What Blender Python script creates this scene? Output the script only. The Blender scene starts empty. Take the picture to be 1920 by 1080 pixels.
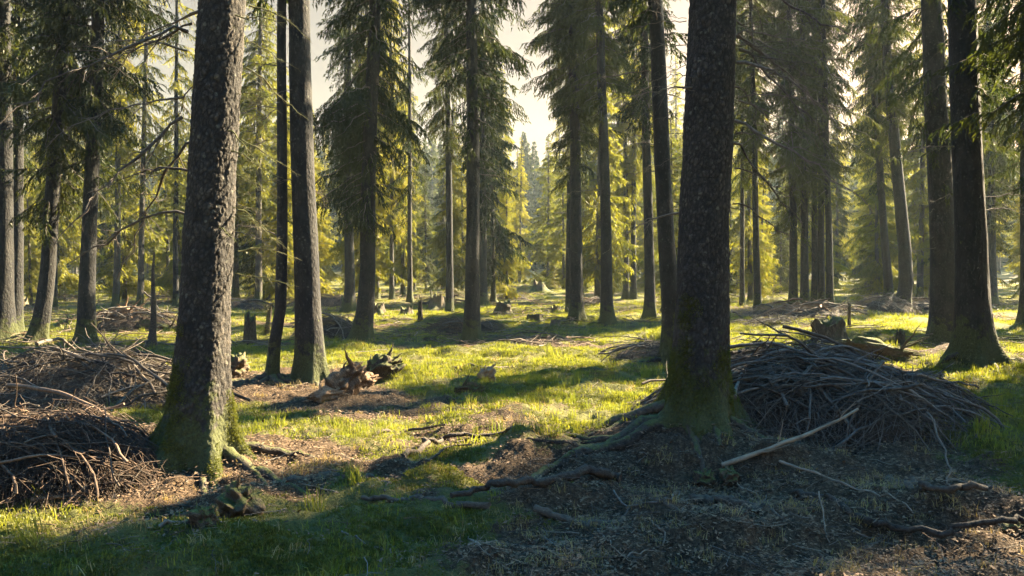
import bpy, math, random
import numpy as np
from mathutils import Vector, Matrix, Euler
PI = math.pi
C = bpy.context.scene.collection
SC = bpy.context.scene

# ------------------------------------------------------------------ camera, sky, sun, exposure
CAM_H = 1.6
FPX = 1493.0            # focal length in pixels of the 1920 wide photograph
HORIZON = 505.0
PITCH = math.atan((540 - HORIZON) / FPX)     # slightly downwards
cam_d = bpy.data.cameras.new('camera'); cam = bpy.data.objects.new('camera', cam_d); C.objects.link(cam)
cam_d.sensor_width = 36.0; cam_d.lens = 36.0 * FPX / 1920
cam_d.clip_start = 0.05; cam_d.clip_end = 2000
cam.location = (0, 0, CAM_H); cam.rotation_euler = (PI / 2 - PITCH, 0, 0)
SC.camera = cam

SUN_AZ = math.radians(54)      # to the right of the viewing direction (+Y)
SUN_EL = math.radians(35)
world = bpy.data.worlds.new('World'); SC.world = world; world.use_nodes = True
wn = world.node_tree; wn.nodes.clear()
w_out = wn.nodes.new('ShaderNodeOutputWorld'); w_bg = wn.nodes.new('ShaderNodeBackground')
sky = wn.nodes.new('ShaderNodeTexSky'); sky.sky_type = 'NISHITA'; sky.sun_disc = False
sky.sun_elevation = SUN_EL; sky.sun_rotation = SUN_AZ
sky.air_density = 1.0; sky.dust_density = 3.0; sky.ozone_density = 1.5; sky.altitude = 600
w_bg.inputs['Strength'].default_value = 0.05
# low sky tinted cream all round, unseen high sky tinted teal to cool the shade
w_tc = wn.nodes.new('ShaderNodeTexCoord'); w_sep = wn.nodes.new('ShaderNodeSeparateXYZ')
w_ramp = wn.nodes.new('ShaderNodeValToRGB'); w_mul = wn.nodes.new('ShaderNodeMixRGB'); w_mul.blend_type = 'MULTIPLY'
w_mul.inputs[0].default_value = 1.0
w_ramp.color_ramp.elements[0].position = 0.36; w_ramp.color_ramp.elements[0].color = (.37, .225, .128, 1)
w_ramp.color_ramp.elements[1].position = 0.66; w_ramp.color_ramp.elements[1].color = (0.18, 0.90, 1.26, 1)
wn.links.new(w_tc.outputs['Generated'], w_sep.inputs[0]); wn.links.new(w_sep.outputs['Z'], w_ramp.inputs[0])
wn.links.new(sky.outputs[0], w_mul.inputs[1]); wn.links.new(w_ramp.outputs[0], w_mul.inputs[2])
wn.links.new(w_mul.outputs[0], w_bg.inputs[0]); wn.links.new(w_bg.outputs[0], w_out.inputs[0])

sun_d = bpy.data.lights.new('sun', 'SUN'); sun = bpy.data.objects.new('sun', sun_d); C.objects.link(sun)
sun_d.energy = 5.0; sun_d.angle = math.radians(0.6); sun_d.color = (1.0, 0.805, 0.52)
S_DIR = Vector((math.sin(SUN_AZ) * math.cos(SUN_EL), math.cos(SUN_AZ) * math.cos(SUN_EL), math.sin(SUN_EL)))
sun.rotation_euler = S_DIR.to_track_quat('Z', 'Y').to_euler()

SC.view_settings.view_transform = 'Standard'; SC.view_settings.look = 'None'
SC.view_settings.gamma = 1.0; SC.view_settings.use_curve_mapping = False
SC.view_settings.exposure = 3.8
cy = SC.cycles
SC.render.engine = 'CYCLES'
cy.use_denoising = True
try: cy.denoiser = 'OPENIMAGEDENOISE'
except Exception: pass
cy.max_bounces = 6; cy.diffuse_bounces = 3; cy.glossy_bounces = 2; cy.transmission_bounces = 3
cy.volume_bounces = 0; cy.transparent_max_bounces = 4
cy.caustics_reflective = False; cy.caustics_refractive = False
cy.sample_clamp_indirect = 4.0
HAZE = 0.00042

# ------------------------------------------------------------------ numeric noise
def _h(ix, iy, iz, seed):
    n = (ix * 374761393 + iy * 668265263 + iz * 2147483647 // 3 + seed * 974711) & 0xffffffff
    n = ((n ^ (n >> 13)) * 1274126177) & 0xffffffff
    n = ((n ^ (n >> 16)) * 2246822519) & 0xffffffff
    return ((n ^ (n >> 15)) & 0xffffff) / float(0xffffff)
def noise3(x, y, z, seed=0):
    x = np.asarray(x, float); y = np.asarray(y, float) + 0 * x; z = np.asarray(z, float) + 0 * x
    ix = np.floor(x).astype(np.int64); iy = np.floor(y).astype(np.int64); iz = np.floor(z).astype(np.int64)
    fx = x - ix; fy = y - iy; fz = z - iz
    fx = fx * fx * (3 - 2 * fx); fy = fy * fy * (3 - 2 * fy); fz = fz * fz * (3 - 2 * fz)
    r = 0
    for a, wx in ((0, 1 - fx), (1, fx)):
        for b, wy in ((0, 1 - fy), (1, fy)):
            for c, wz in ((0, 1 - fz), (1, fz)):
                r = r + wx * wy * wz * _h(ix + a, iy + b, iz + c, seed)
    return r * 2 - 1
def noise2(x, y, seed=0):
    x = np.asarray(x, float); y = np.asarray(y, float) + 0 * x
    ix = np.floor(x).astype(np.int64); iy = np.floor(y).astype(np.int64)
    fx = x - ix; fy = y - iy
    fx = fx * fx * (3 - 2 * fx); fy = fy * fy * (3 - 2 * fy)
    z = ix * 0
    return ((_h(ix, iy, z, seed) * (1 - fx) + _h(ix + 1, iy, z, seed) * fx) * (1 - fy)
            + (_h(ix, iy + 1, z, seed) * (1 - fx) + _h(ix + 1, iy + 1, z, seed) * fx) * fy) * 2 - 1

def voronoi3(x, y, z, seed=0):
    ix = np.floor(x).astype(np.int64); iy = np.floor(y).astype(np.int64); iz = np.floor(z).astype(np.int64)
    f1 = np.full(x.shape, 9.); f2 = np.full(x.shape, 9.); idv = np.zeros(x.shape)
    for a in (-1, 0, 1):
        for b in (-1, 0, 1):
            for c in (-1, 0, 1):
                cx, cyy, cz = ix + a, iy + b, iz + c
                d = np.sqrt((cx + _h(cx, cyy, cz, seed) - x) ** 2 + (cyy + _h(cx, cyy, cz, seed + 1) - y) ** 2 + (cz + _h(cx, cyy, cz, seed + 2) - z) ** 2)
                n = d < f1; f2 = np.where(n, f1, np.minimum(f2, d)); idv = np.where(n, _h(cx, cyy, cz, seed + 3), idv); f1 = np.where(n, d, f1)
    return f1, f2, idv

# ------------------------------------------------------------------ terrain
def flat(px, py):      # where a pixel of the photograph meets level ground
    d = CAM_H * FPX / (py - HORIZON)
    return ((px - 960) / FPX * d, d)
# mounds: pixel of the centre, radius across, radius in depth (m), height (m), rotation
MOUNDS = [(960, 790, 1.1, .55, .16, .25), (1290, 850, 1.15, .8, .20, 0), (1130, 845, .9, .35, .10, .2), (1545, 800, 2.1, 1.3, .14, 0),
          (1235, 668, .8, .9, .42, 0), (365, 860, .9, .8, .10, 0), (90, 880, 1.5, .9, .12, 0), (120, 730, 2.2, 1.3, .28, 0),
          (120, 1040, 1.0, .5, .16, .2), (1840, 700, 1.3, 1.0, .26, 0), (1560, 640, 1.5, .9, .25, 0), (1680, 640, 1.2, .8, .15, 0),
          (870, 612, 1.5, .9, .35, 0), (585, 705, .8, .7, .10, 0), (720, 960, .7, .2, .05, .3), (440, 945, .35, .25, .12, 0),
          (1430, 985, .6, .3, .10, .3), (885, 660, .9, .9, .15, 0), (675, 650, .8, .8, .13, 0), (1500, 590, 3, 2, .35, 0),
          (1660, 585, 2, 1.2, .35, 0), (240, 610, 2.2, 1.5, .35, 0), (1080, 603, 1, 1, .15, 0), (1140, 612, 1, 1, .12, 0),
          (620, 618, 1.3, .8, .3, 0), (1000, 552, 6, 3, .5, 0), (1290, 900, .5, .3, -.05, 0), (1700, 950, 1.2, .25, .07, -.2),
          (640, 745, .6, .35, .10, 0), (730, 708, .6, .3, .12, 0), (160, 640, .8, .8, .12, 0), (70, 640, .8, .8, .12, 0)]
MW = []
for (px, py, ra, rd, hh, rot) in MOUNDS:
    x, y = flat(px, py); MW.append((x, y, ra, rd, hh, rot))
_mr = random.Random(91)
for q in range(90):
    yy_ = _mr.uniform(3.2, 15); xx_ = _mr.uniform(-.68, .68) * yy_
    MW.append((xx_, yy_, _mr.uniform(.12, .42), _mr.uniform(.10, .28), _mr.uniform(.03, .11), _mr.uniform(-.6, .6)))
def H(x, y):
    x = np.asarray(x, float); y = np.asarray(y, float)
    d = np.sqrt(x * x + y * y)
    near = 1 / (1 + (d / 45) ** 2)
    z = 0.10 * noise2(x * .16 + 3.1, y * .16, 1) + .07 * noise2(x * .45, y * .45 + 7, 2)
    z = z * np.clip((d - 1) / 5, .3, 1)
    z = z + .045 * noise2(x * 1.3, y * 1.3, 3) + .042 * noise2(x * 3.1, y * 3.1, 4) * (0.4 + near)
    r = noise2(x * 2.0 + .8 * noise2(x, y, 9), y * 4.5, 5)
    z = z + .035 * (1 - np.abs(r)) ** 3 * near
    z = z + (.026 * noise2(x * 8.5, y * 8.5, 6) + .016 * noise2(x * 19, y * 19, 7) + .007 * noise2(x * 43, y * 43, 8)) * near
    nq = .35 * noise2(x * 1.7, y * 1.7, 11)
    for (mx, my, ra, rd, hh, rot) in MW:
        c, s = math.cos(rot), math.sin(rot)
        u = ((x - mx) * c + (y - my) * s) / ra; v = (-(x - mx) * s + (y - my) * c) / rd
        q = u * u + v * v + nq
        z = z + hh * np.exp(-np.maximum(q, 0) * 1.1)
    z = z + 0.25 * noise2(x * .07, y * .07, 12) * np.clip((d - 25) / 25, 0, 1)
    t = np.clip((y - 55) / 190, 0, 1.2)
    z = z + 15 * t * t * (1 + .25 * noise2(x * .02, y * .02, 13))
    return z
def Hf(x, y): return float(H(np.array([x]), np.array([y]))[0])
def ground_at(px, py):
    u = (px - 960) / FPX; v = -(py - 540) / FPX
    cp, sp = math.cos(PITCH), math.sin(PITCH)
    dx, dy, dz = u, cp + v * sp, v * cp - sp
    t = np.concatenate([np.linspace(2, 30, 1200), np.linspace(30, 200, 1500)])
    hz = H(dx * t, dy * t); z = CAM_H + dz * t
    k = np.argmax(z < hz)
    if z[k] >= hz[k]: k = len(t) - 1
    t = t[k]
    return Vector((dx * t, dy * t, float(hz[k])))

# soil mask: brown needle litter (1) or moss and grass (0)
SOIL = [(1300, 960, 1.5, .8, .50), (1600, 960, 2.0, 1.0, .45), (1850, 1000, 1.5, .9, .35), (1550, 850, 2.2, 1.3, .7), (1350, 1060, 1.2, .4, .45), (1700, 1060, 1.2, .5, .35),
        (430, 915, .7, .35, 1.0), (560, 860, .5, .35, .7), (700, 775, .8, .6, .6), (820, 745, .7, .6, .5), (640, 745, .8, .6, .9), (500, 725, 1.2, .9, .8),
        (160, 860, 1.6, .9, 1.0), (150, 740, 2.0, 1.3, 1.0), (1040, 880, .6, .3, .8), (1130, 1000, .6, .3, .7), (880, 645, 1.5, 1.0, .7), (1050, 645, 2, .8, .6),
        (670, 640, 1, 1, .6), (1830, 690, 1.6, 1.3, .8), (1500, 590, 4, 2, .6), (620, 610, 2, 1.5, .6), (240, 600, 3, 2, .6), (1000, 1060, .5, .3, .8),
        (850, 880, .6, .25, .6), (1240, 860, 1.2, .7, .3)]
SW = [flat(a, b) + (c, d, e) for (a, b, c, d, e) in SOIL]
def soil(x, y):
    m = 0.08 + .36 * noise2(x * .9, y * .9, 21) + .28 * noise2(x * 3.3, y * 3.3, 22)
    d = np.sqrt(x * x + y * y)
    m = m + .28 * np.clip((d - 22) / 12, 0, 1)
    for (mx, my, ra, rd, a) in SW:
        q = ((x - mx) / ra) ** 2 + ((y - my) / rd) ** 2
        m = m + a * np.exp(-q)
    return np.clip(m, 0, 1)

# ------------------------------------------------------------------ mesh helpers
class MB:
    def __init__(s): s.v = []; s.f3 = []; s.f4 = []; s.m3 = []; s.m4 = []; s.n = 0
    def add(s, V, F, mi=0):
        V = np.asarray(V, float).reshape(-1, 3); F = np.asarray(F, np.int64)
        s.v.append(V)
        if F.shape[1] == 3: s.f3.append(F + s.n); s.m3.append(np.full(len(F), mi))
        else: s.f4.append(F + s.n); s.m4.append(np.full(len(F), mi))
        s.n += len(V)
    def arrays(s):
        V = np.concatenate(s.v)
        f3 = np.concatenate(s.f3) if s.f3 else np.zeros((0, 3), int); f4 = np.concatenate(s.f4) if s.f4 else np.zeros((0, 4), int)
        m = np.concatenate((s.m3 or [np.zeros(0)]) + (s.m4 or [np.zeros(0)])).astype(np.int32)
        return V, f3, f4, m
    def mesh(s, name, mats, smooth=True):
        V, f3, f4, m = s.arrays()
        me = bpy.data.meshes.new(name)
        me.vertices.add(len(V)); me.vertices.foreach_set('co', V.astype(np.float32).ravel())
        L = np.concatenate([f3.ravel(), f4.ravel()]).astype(np.int32)
        me.loops.add(len(L)); me.loops.foreach_set('vertex_index', L)
        st = np.concatenate([np.arange(len(f3)) * 3, len(f3) * 3 + np.arange(len(f4)) * 4]).astype(np.int32)
        me.polygons.add(len(st)); me.polygons.foreach_set('loop_start', st)
        me.polygons.foreach_set('material_index', m)
        if smooth: me.polygons.foreach_set('use_smooth', np.ones(len(st), bool))
        for q in mats: me.materials.append(q)
        me.update(calc_edges=True); me.validate()
        return me
def tube(P, R, n=6, cap=True):
    P = np.asarray(P, float); R = np.broadcast_to(np.asarray(R, float), (len(P),))
    T = np.gradient(P, axis=0); T /= np.linalg.norm(T, axis=1)[:, None] + 1e-9
    ref = np.array([0.13, .31, .94]) if abs(T[0][2]) < .8 else np.array([.9, .3, .1])
    A = np.cross(T, ref); A /= np.linalg.norm(A, axis=1)[:, None] + 1e-9
    B = np.cross(T, A)
    th = np.arange(n) * 2 * PI / n
    V = P[:, None, :] + R[:, None, None] * (A[:, None, :] * np.cos(th)[None, :, None] + B[:, None, :] * np.sin(th)[None, :, None])
    V = V.reshape(-1, 3)
    k = len(P)
    i = np.arange(k - 1)[:, None] * n; j = np.arange(n)[None, :]; j2 = (j + 1) % n
    F = np.stack([i + j, i + j2, i + n + j2, i + n + j], -1).reshape(-1, 4)
    return V, F
def add_tube(mb, P, R, n=6, mi=0):
    V, F = tube(P, R, n); mb.add(V, F, mi)
    k = len(P)
    for base, ring in ((0, 0), (1, (k - 1) * n)):
        idx = ring + np.arange(n); c = np.array([V[idx].mean(0)])
        VV = np.concatenate([V[idx], c]); FF = np.array([[q, (q + 1) % n, n] for q in range(n)])
        if base == 0: FF = FF[:, ::-1]
        mb.add(VV, FF, mi)
def obj(name, me, parent=None, loc=None, rot=None, scl=None):
    o = bpy.data.objects.new(name, me); C.objects.link(o)
    if parent is not None: o.parent = parent
    if loc is not None: o.location = loc
    if rot is not None: o.rotation_euler = rot
    if scl is not None: o.scale = (scl,) * 3 if isinstance(scl, (int, float)) else scl
    return o
def thing(name, label, cat, loc=(0, 0, 0), rot=(0, 0, 0), group=None):
    return tag(obj(name, None, None, loc, rot), label, cat, group)
def tag(o, label, cat, group=None):
    o['label'] = label; o['category'] = cat
    if group: o['group'] = group
    return o

# ------------------------------------------------------------------ materials
def newmat(name):
    m = bpy.data.materials.new(name); m.use_nodes = True
    nt = m.node_tree; nt.nodes.clear()
    out = nt.nodes.new('ShaderNodeOutputMaterial')
    return m, nt, out
def N(nt, t, **k):
    n = nt.nodes.new(t)
    for a, b in k.items():
        if a in ('op',): n.operation = b
        elif a == 'blend': n.blend_type = b
        else: setattr(n, a, b)
    return n
def noise_node(nt, vec, scale, detail=4, rough=.6):
    n = N(nt, 'ShaderNodeTexNoise'); n.inputs['Scale'].default_value = scale; n.inputs['Detail'].default_value = detail; n.inputs['Roughness'].default_value = rough
    if vec is not None: nt.links.new(vec, n.inputs['Vector'])
    return n.outputs['Fac']
def ramp(nt, fac, stops):
    r = N(nt, 'ShaderNodeValToRGB'); cr = r.color_ramp
    while len(cr.elements) < len(stops): cr.elements.new(.5)
    for e, (p, c) in zip(cr.elements, stops):
        e.position = p; e.color = tuple(c) + (1,) if len(c) == 3 else c
    nt.links.new(fac, r.inputs[0]); return r.outputs[0]
def mix(nt, fac, a, b, blend='MIX'):
    m = N(nt, 'ShaderNodeMixRGB', blend=blend)
    if isinstance(fac, float): m.inputs[0].default_value = fac
    else: nt.links.new(fac, m.inputs[0])
    for k, q in ((1, a), (2, b)):
        if isinstance(q, tuple): m.inputs[k].default_value = q + (1,)
        else: nt.links.new(q, m.inputs[k])
    return m.outputs[0]
def math_(nt, op, a, b=None):
    m = N(nt, 'ShaderNodeMath', op=op)
    for k, q in ((0, a), (1, b)):
        if q is None: continue
        if isinstance(q, (int, float)): m.inputs[k].default_value = q
        else: nt.links.new(q, m.inputs[k])
    return m.outputs[0]
def bsdf(nt, out, col, rough=.85, bump=None, bstr=.5, bdist=.02, spec=.3):
    p = N(nt, 'ShaderNodeBsdfPrincipled')
    if isinstance(col, tuple): p.inputs['Base Color'].default_value = col + (1,)
    else: nt.links.new(col, p.inputs['Base Color'])
    p.inputs['Roughness'].default_value = rough; p.inputs['Specular IOR Level'].default_value = spec
    if bump is not None:
        b = N(nt, 'ShaderNodeBump'); b.inputs['Strength'].default_value = bstr; b.inputs['Distance'].default_value = bdist
        nt.links.new(bump, b.inputs['Height']); nt.links.new(b.outputs[0], p.inputs['Normal'])
    nt.links.new(p.outputs[0], out.inputs[0]); return p

def mat_bark(name, dark, light, lichen, moss_h, moss_amt, lich_amt=.5, plates=False):
    m, nt, out = newmat(name)
    tc = N(nt, 'ShaderNodeTexCoord').outputs['Object']
    mp = N(nt, 'ShaderNodeMapping'); nt.links.new(tc, mp.inputs[0]); mp.inputs['Scale'].default_value = (1, 1, .55)
    v = mp.outputs[0]
    vo = N(nt, 'ShaderNodeTexVoronoi'); vo.inputs['Scale'].default_value = 26; nt.links.new(v, vo.inputs['Vector'])
    n1 = noise_node(nt, v, 34, 5); n2 = noise_node(nt, v, 5, 4); n3 = noise_node(nt, tc, 11, 5, .7)
    h = math_(nt, 'ADD', math_(nt, 'MULTIPLY', vo.outputs['Distance'], -.7), n1)
    col = ramp(nt, h, [(0.0, dark), (.30, dark), (.60, light)])
    col = mix(nt, ramp(nt, n2, [(.35, (0, 0, 0)), (.7, (1, 1, 1))]), col, tuple(q * .62 for q in light))
    if plates:
        ap = N(nt, 'ShaderNodeAttribute'); ap.attribute_name = 'plate'; ac = N(nt, 'ShaderNodeAttribute'); ac.attribute_name = 'crack'
        pc = ramp(nt, ap.outputs['Fac'], [(.1, (.035, .030, .027)), (.5, (.070, .062, .054)), (.8, (.105, .092, .078)), (.95, (.16, .14, .115))])
        pc = mix(nt, 1.0, pc, ramp(nt, n1, [(.3, (.45, .45, .45)), (.7, (1.15, 1.15, 1.15))]), 'MULTIPLY')
        pc = mix(nt, 1.0, pc, ramp(nt, noise_node(nt, tc, 2.6, 4, .7), [(.35, (.55, .56, .58)), (.65, (1.2, 1.15, 1.05))]), 'MULTIPLY')
        col = mix(nt, .25, mix(nt, ac.outputs['Fac'], (.010, .009, .009), pc), col)
    vl = N(nt, 'ShaderNodeTexVoronoi'); vl.inputs['Scale'].default_value = 17; nt.links.new(tc, vl.inputs['Vector'])
    lm = math_(nt, 'MULTIPLY', ramp(nt, vl.outputs['Distance'], [(.18, (1, 1, 1)), (.34, (0, 0, 0))]), ramp(nt, n3, [(.52, (0, 0, 0)), (.60, (1, 1, 1))]))
    col = mix(nt, math_(nt, 'MULTIPLY', lm, lich_amt), col, lichen)
    sp = N(nt, 'ShaderNodeSeparateXYZ'); nt.links.new(tc, sp.inputs[0])
    mh = N(nt, 'ShaderNodeMapRange'); mh.inputs[1].default_value = 0; mh.inputs[2].default_value = moss_h; mh.inputs[3].default_value = .42; mh.inputs[4].default_value = 0
    nt.links.new(sp.outputs['Z'], mh.inputs[0])
    mn = noise_node(nt, tc, 7, 5, .7)
    mm = math_(nt, 'ADD', mh.outputs[0], mn)
    mmask = ramp(nt, mm, [(.70 - moss_amt * .1, (0, 0, 0)), (.77 - moss_amt * .1, (1, 1, 1))])
    mosscol = ramp(nt, noise_node(nt, tc, 60, 3), [(.3, (.022, .028, .010)), (.7, (.070, .078, .022))])
    col = mix(nt, math_(nt, 'MULTIPLY', mmask, .85), col, mosscol)
    bh = math_(nt, 'ADD', h, math_(nt, 'MULTIPLY', noise_node(nt, tc, 90, 3), .5))
    bsdf(nt, out, col, .9, bh, .9, .02, .25)
    return m
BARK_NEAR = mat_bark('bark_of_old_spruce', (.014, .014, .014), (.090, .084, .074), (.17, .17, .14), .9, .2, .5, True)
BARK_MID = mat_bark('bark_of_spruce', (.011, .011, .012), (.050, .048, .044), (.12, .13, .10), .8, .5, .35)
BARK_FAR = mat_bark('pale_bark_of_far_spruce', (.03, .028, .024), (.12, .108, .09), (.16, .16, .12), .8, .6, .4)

def mat_leaf(name, c1, c2, trans=.45, scale=1.2, rnd=.25, tcol=None):
    m, nt, out = newmat(name)
    tc = N(nt, 'ShaderNodeTexCoord').outputs['Object']
    f = math_(nt, 'ADD', math_(nt, 'MULTIPLY', noise_node(nt, tc, scale, 4, .65), 1 - rnd), math_(nt, 'MULTIPLY', N(nt, 'ShaderNodeObjectInfo').outputs['Random'], rnd))
    col = ramp(nt, f, [(.32, c1), (.62, c2)])
    d = N(nt, 'ShaderNodeBsdfDiffuse'); nt.links.new(col, d.inputs[0])
    t = N(nt, 'ShaderNodeBsdfTranslucent')
    tc2 = mix(nt, 1.0, col, tcol or (1.56, 1.54, .60), 'MULTIPLY'); nt.links.new(tc2, t.inputs[0])
    g = N(nt, 'ShaderNodeBsdfGlossy'); g.inputs['Roughness'].default_value = .45; g.inputs[0].default_value = (.9, .9, .85, 1)
    m1 = N(nt, 'ShaderNodeMixShader'); m1.inputs[0].default_value = trans; nt.links.new(d.outputs[0], m1.inputs[1]); nt.links.new(t.outputs[0], m1.inputs[2])
    m2 = N(nt, 'ShaderNodeMixShader'); m2.inputs[0].default_value = .012; nt.links.new(m1.outputs[0], m2.inputs[1]); nt.links.new(g.outputs[0], m2.inputs[2])
    nt.links.new(m2.outputs[0], out.inputs[0])
    return m
NEEDLE = mat_leaf('spruce_needles', (.015, .023, .011), (.047, .053, .016), .42)  # needle colour darkened to stand in for shade inside the crowns
NEEDLE_BACKLIT = mat_leaf('backlit_tint_spruce_needles', (.070, .080, .014), (.16, .150, .026), .58)  # brighter, yellower copy: golden backlight put into the needle colour
NEEDLE_SHADED = mat_leaf('shade_tint_spruce_needles', (.010, .016, .009), (.028, .036, .013), .35)  # darkest copy: the shade of unlit crowns put into the needle colour
GRASS = mat_leaf('grass_blades', (.07, .09, .018), (.19, .19, .035), .45, .9, .2)
MOSS = mat_leaf('moss_shoots', (.038, .048, .010), (.11, .115, .024), .3, 1.6, .2)
GRASS_DRY = mat_leaf('dry_grass_blades', (.16, .12, .05), (.30, .24, .11), .4, 1.5, .2, (1.3, 1.15, .7))

def mat_simple(name, c1, c2, scale=30, stretch=None, bstr=.6, bdist=.01, rough=.85, moss=0):
    m, nt, out = newmat(name)
    tc = N(nt, 'ShaderNodeTexCoord').outputs['Object']
    v = tc
    if stretch:
        mp = N(nt, 'ShaderNodeMapping'); nt.links.new(tc, mp.inputs[0]); mp.inputs['Scale'].default_value = stretch; v = mp.outputs[0]
    n = noise_node(nt, v, scale, 5, .65)
    rnd = N(nt, 'ShaderNodeObjectInfo').outputs['Random']
    f = math_(nt, 'ADD', math_(nt, 'MULTIPLY', n, .75), math_(nt, 'MULTIPLY', rnd, .25))
    col = ramp(nt, f, [(.32, c1), (.66, c2)])
    if moss:
        ge = N(nt, 'ShaderNodeNewGeometry'); sp = N(nt, 'ShaderNodeSeparateXYZ'); nt.links.new(ge.outputs['Normal'], sp.inputs[0])
        k = math_(nt, 'ADD', math_(nt, 'MULTIPLY', sp.outputs['Z'], .45), noise_node(nt, tc, 9, 4, .7))
        k = ramp(nt, k, [(.78 - moss * .3, (0, 0, 0)), (.95 - moss * .3, (1, 1, 1))])
        col = mix(nt, k, col, ramp(nt, noise_node(nt, tc, 70, 3), [(.3, (.03, .036, .010)), (.7, (.085, .088, .022))]))
    bsdf(nt, out, col, rough, n, bstr, bdist, .25)
    return m
DEADWOOD = mat_simple('dead_branch_bark', (.025, .020, .016), (.12, .10, .08), 40)
STICK_POLE = mat_simple('half_barked_stick', (.035, .027, .02), (.23, .18, .125), 9, (1, 1, 1), .8, .01)
STICK_DARK = mat_simple('dark_brown_stick', (.020, .016, .013), (.09, .07, .052), 25)
DEADWOOD_MOSS = mat_simple('mossy_dead_branch', (.04, .035, .02), (.16, .13, .06), 40, moss=.8)
STICK_GREY = mat_simple('weathered_stick', (.028, .025, .022), (.145, .128, .108), 25)
STICK_BROWN = mat_simple('brown_stick', (.035, .024, .017), (.16, .105, .07), 25)
STICK_PALE = mat_simple('barkless_stick', (.08, .065, .047), (.24, .19, .14), 12, (1, 1, 1))
ROTTEN = mat_simple('rotten_orange_wood', (.06, .036, .022), (.32, .20, .115), 14, (5, 5, .9), .9, .02)
ROTTEN_DARK = mat_simple('rotten_dark_wood', (.015, .012, .009), (.105, .078, .05), 14, (5, 5, .9), .9, .02, moss=.45)
STUMPWOOD = mat_simple('stump_wood', (.025, .020, .014), (.12, .095, .065), 12, (5, 5, 1), .9, .02, moss=.55)
ROOTBARK = mat_simple('root_bark', (.016, .012, .009), (.08, .062, .045), 30, None, 1.0, .02, moss=.0)
FLAKE = mat_simple('fallen_flake', (.035, .022, .013), (.17, .11, .065), 5)

def mat_ground():
    m, nt, out = newmat('forest_floor')
    tc = N(nt, 'ShaderNodeTexCoord').outputs['Object']
    at = N(nt, 'ShaderNodeAttribute'); at.attribute_name = 'soil'
    n1 = noise_node(nt, tc, 3.5, 6, .7); n2 = noise_node(nt, tc, 28, 6, .75); n3 = noise_node(nt, tc, 90, 4, .7); n4 = noise_node(nt, tc, 1.1, 4, .6)
    moss = ramp(nt, n2, [(.3, (.026, .032, .010)), (.5, (.070, .072, .020)), (.72, (.13, .12, .035))])
    moss = mix(nt, ramp(nt, n4, [(.4, (0, 0, 0)), (.65, (1, 1, 1))]), moss, ramp(nt, n3, [(.3, (.04, .042, .014)), (.7, (.14, .125, .045))]))
    vo = N(nt, 'ShaderNodeTexVoronoi'); vo.inputs['Scale'].default_value = 55; nt.links.new(tc, vo.inputs['Vector'])
    litter = mix(nt, .5, ramp(nt, n3, [(.3, (.014, .009, .006)), (.52, (.054, .035, .020)), (.72, (.145, .095, .054))]),
                 ramp(nt, vo.outputs['Color'], [(.2, (.011, .008, .006)), (.6, (.056, .037, .022)), (.95, (.16, .11, .065))]))
    k = math_(nt, 'ADD', at.outputs['Fac'], math_(nt, 'MULTIPLY', math_(nt, 'SUBTRACT', n1, .5), .9))
    k = math_(nt, 'ADD', k, math_(nt, 'MULTIPLY', math_(nt, 'SUBTRACT', n2, .5), .7))
    km = ramp(nt, k, [(.40, (0, 0, 0)), (.56, (1, 1, 1))])
    col = mix(nt, km, moss, litter)
    hgt = math_(nt, 'ADD', math_(nt, 'MULTIPLY', n2, .8), math_(nt, 'ADD', math_(nt, 'MULTIPLY', n3, .5), math_(nt, 'MULTIPLY', vo.outputs['Distance'], .3)))
    bsdf(nt, out, col, .95, hgt, 1.0, .035, .15)
    return m
GROUND = mat_ground()

# ------------------------------------------------------------------ the ground: one sheet out to the far rise
az = np.concatenate([np.linspace(-PI, -.86, 26)[:-1], np.linspace(-.86, -.62, 16)[:-1], np.linspace(-.62, .62, 430), np.linspace(.62, .86, 16)[1:], np.linspace(.86, PI, 26)[1:-1]])
rr = np.concatenate([np.linspace(.2, 2.4, 24)[:-1], np.geomspace(2.4, 26, 360)[:-1], np.geomspace(26, 255, 90)])
A_, R_ = np.meshgrid(az, rr)
gx = R_ * np.sin(A_); gy = R_ * np.cos(A_); gz = H(gx, gy)
V = np.stack([gx, gy, gz], -1).reshape(-1, 3)
na, nr = len(az), len(rr)
i = np.arange(nr - 1)[:, None] * na; j = np.arange(na)[None, :]; j2 = (j + 1) % na
F = np.stack([i + j2, i + j, i + na + j, i + na + j2], -1).reshape(-1, 4)[:, ::-1]
F = F[:, ::-1]
mb = MB(); mb.add(V, F)
cen = np.array([[0, 0, Hf(0, 0)]]); ring = np.concatenate([V[:na], cen])
mb.add(ring, np.array([[(q + 1) % na, q, na] for q in range(na)]))
gm = mb.mesh('forest_floor', [GROUND])
VV = np.concatenate([V, ring]); s_ = soil(VV[:, 0], VV[:, 1])
at = gm.attributes.new('soil', 'FLOAT', 'POINT'); at.data.foreach_set('value', s_.astype(np.float32))
ground = obj('ground', gm); ground['kind'] = 'structure'
if gm.polygons[na * 30].normal.z < 0: gm.flip_normals()

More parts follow.
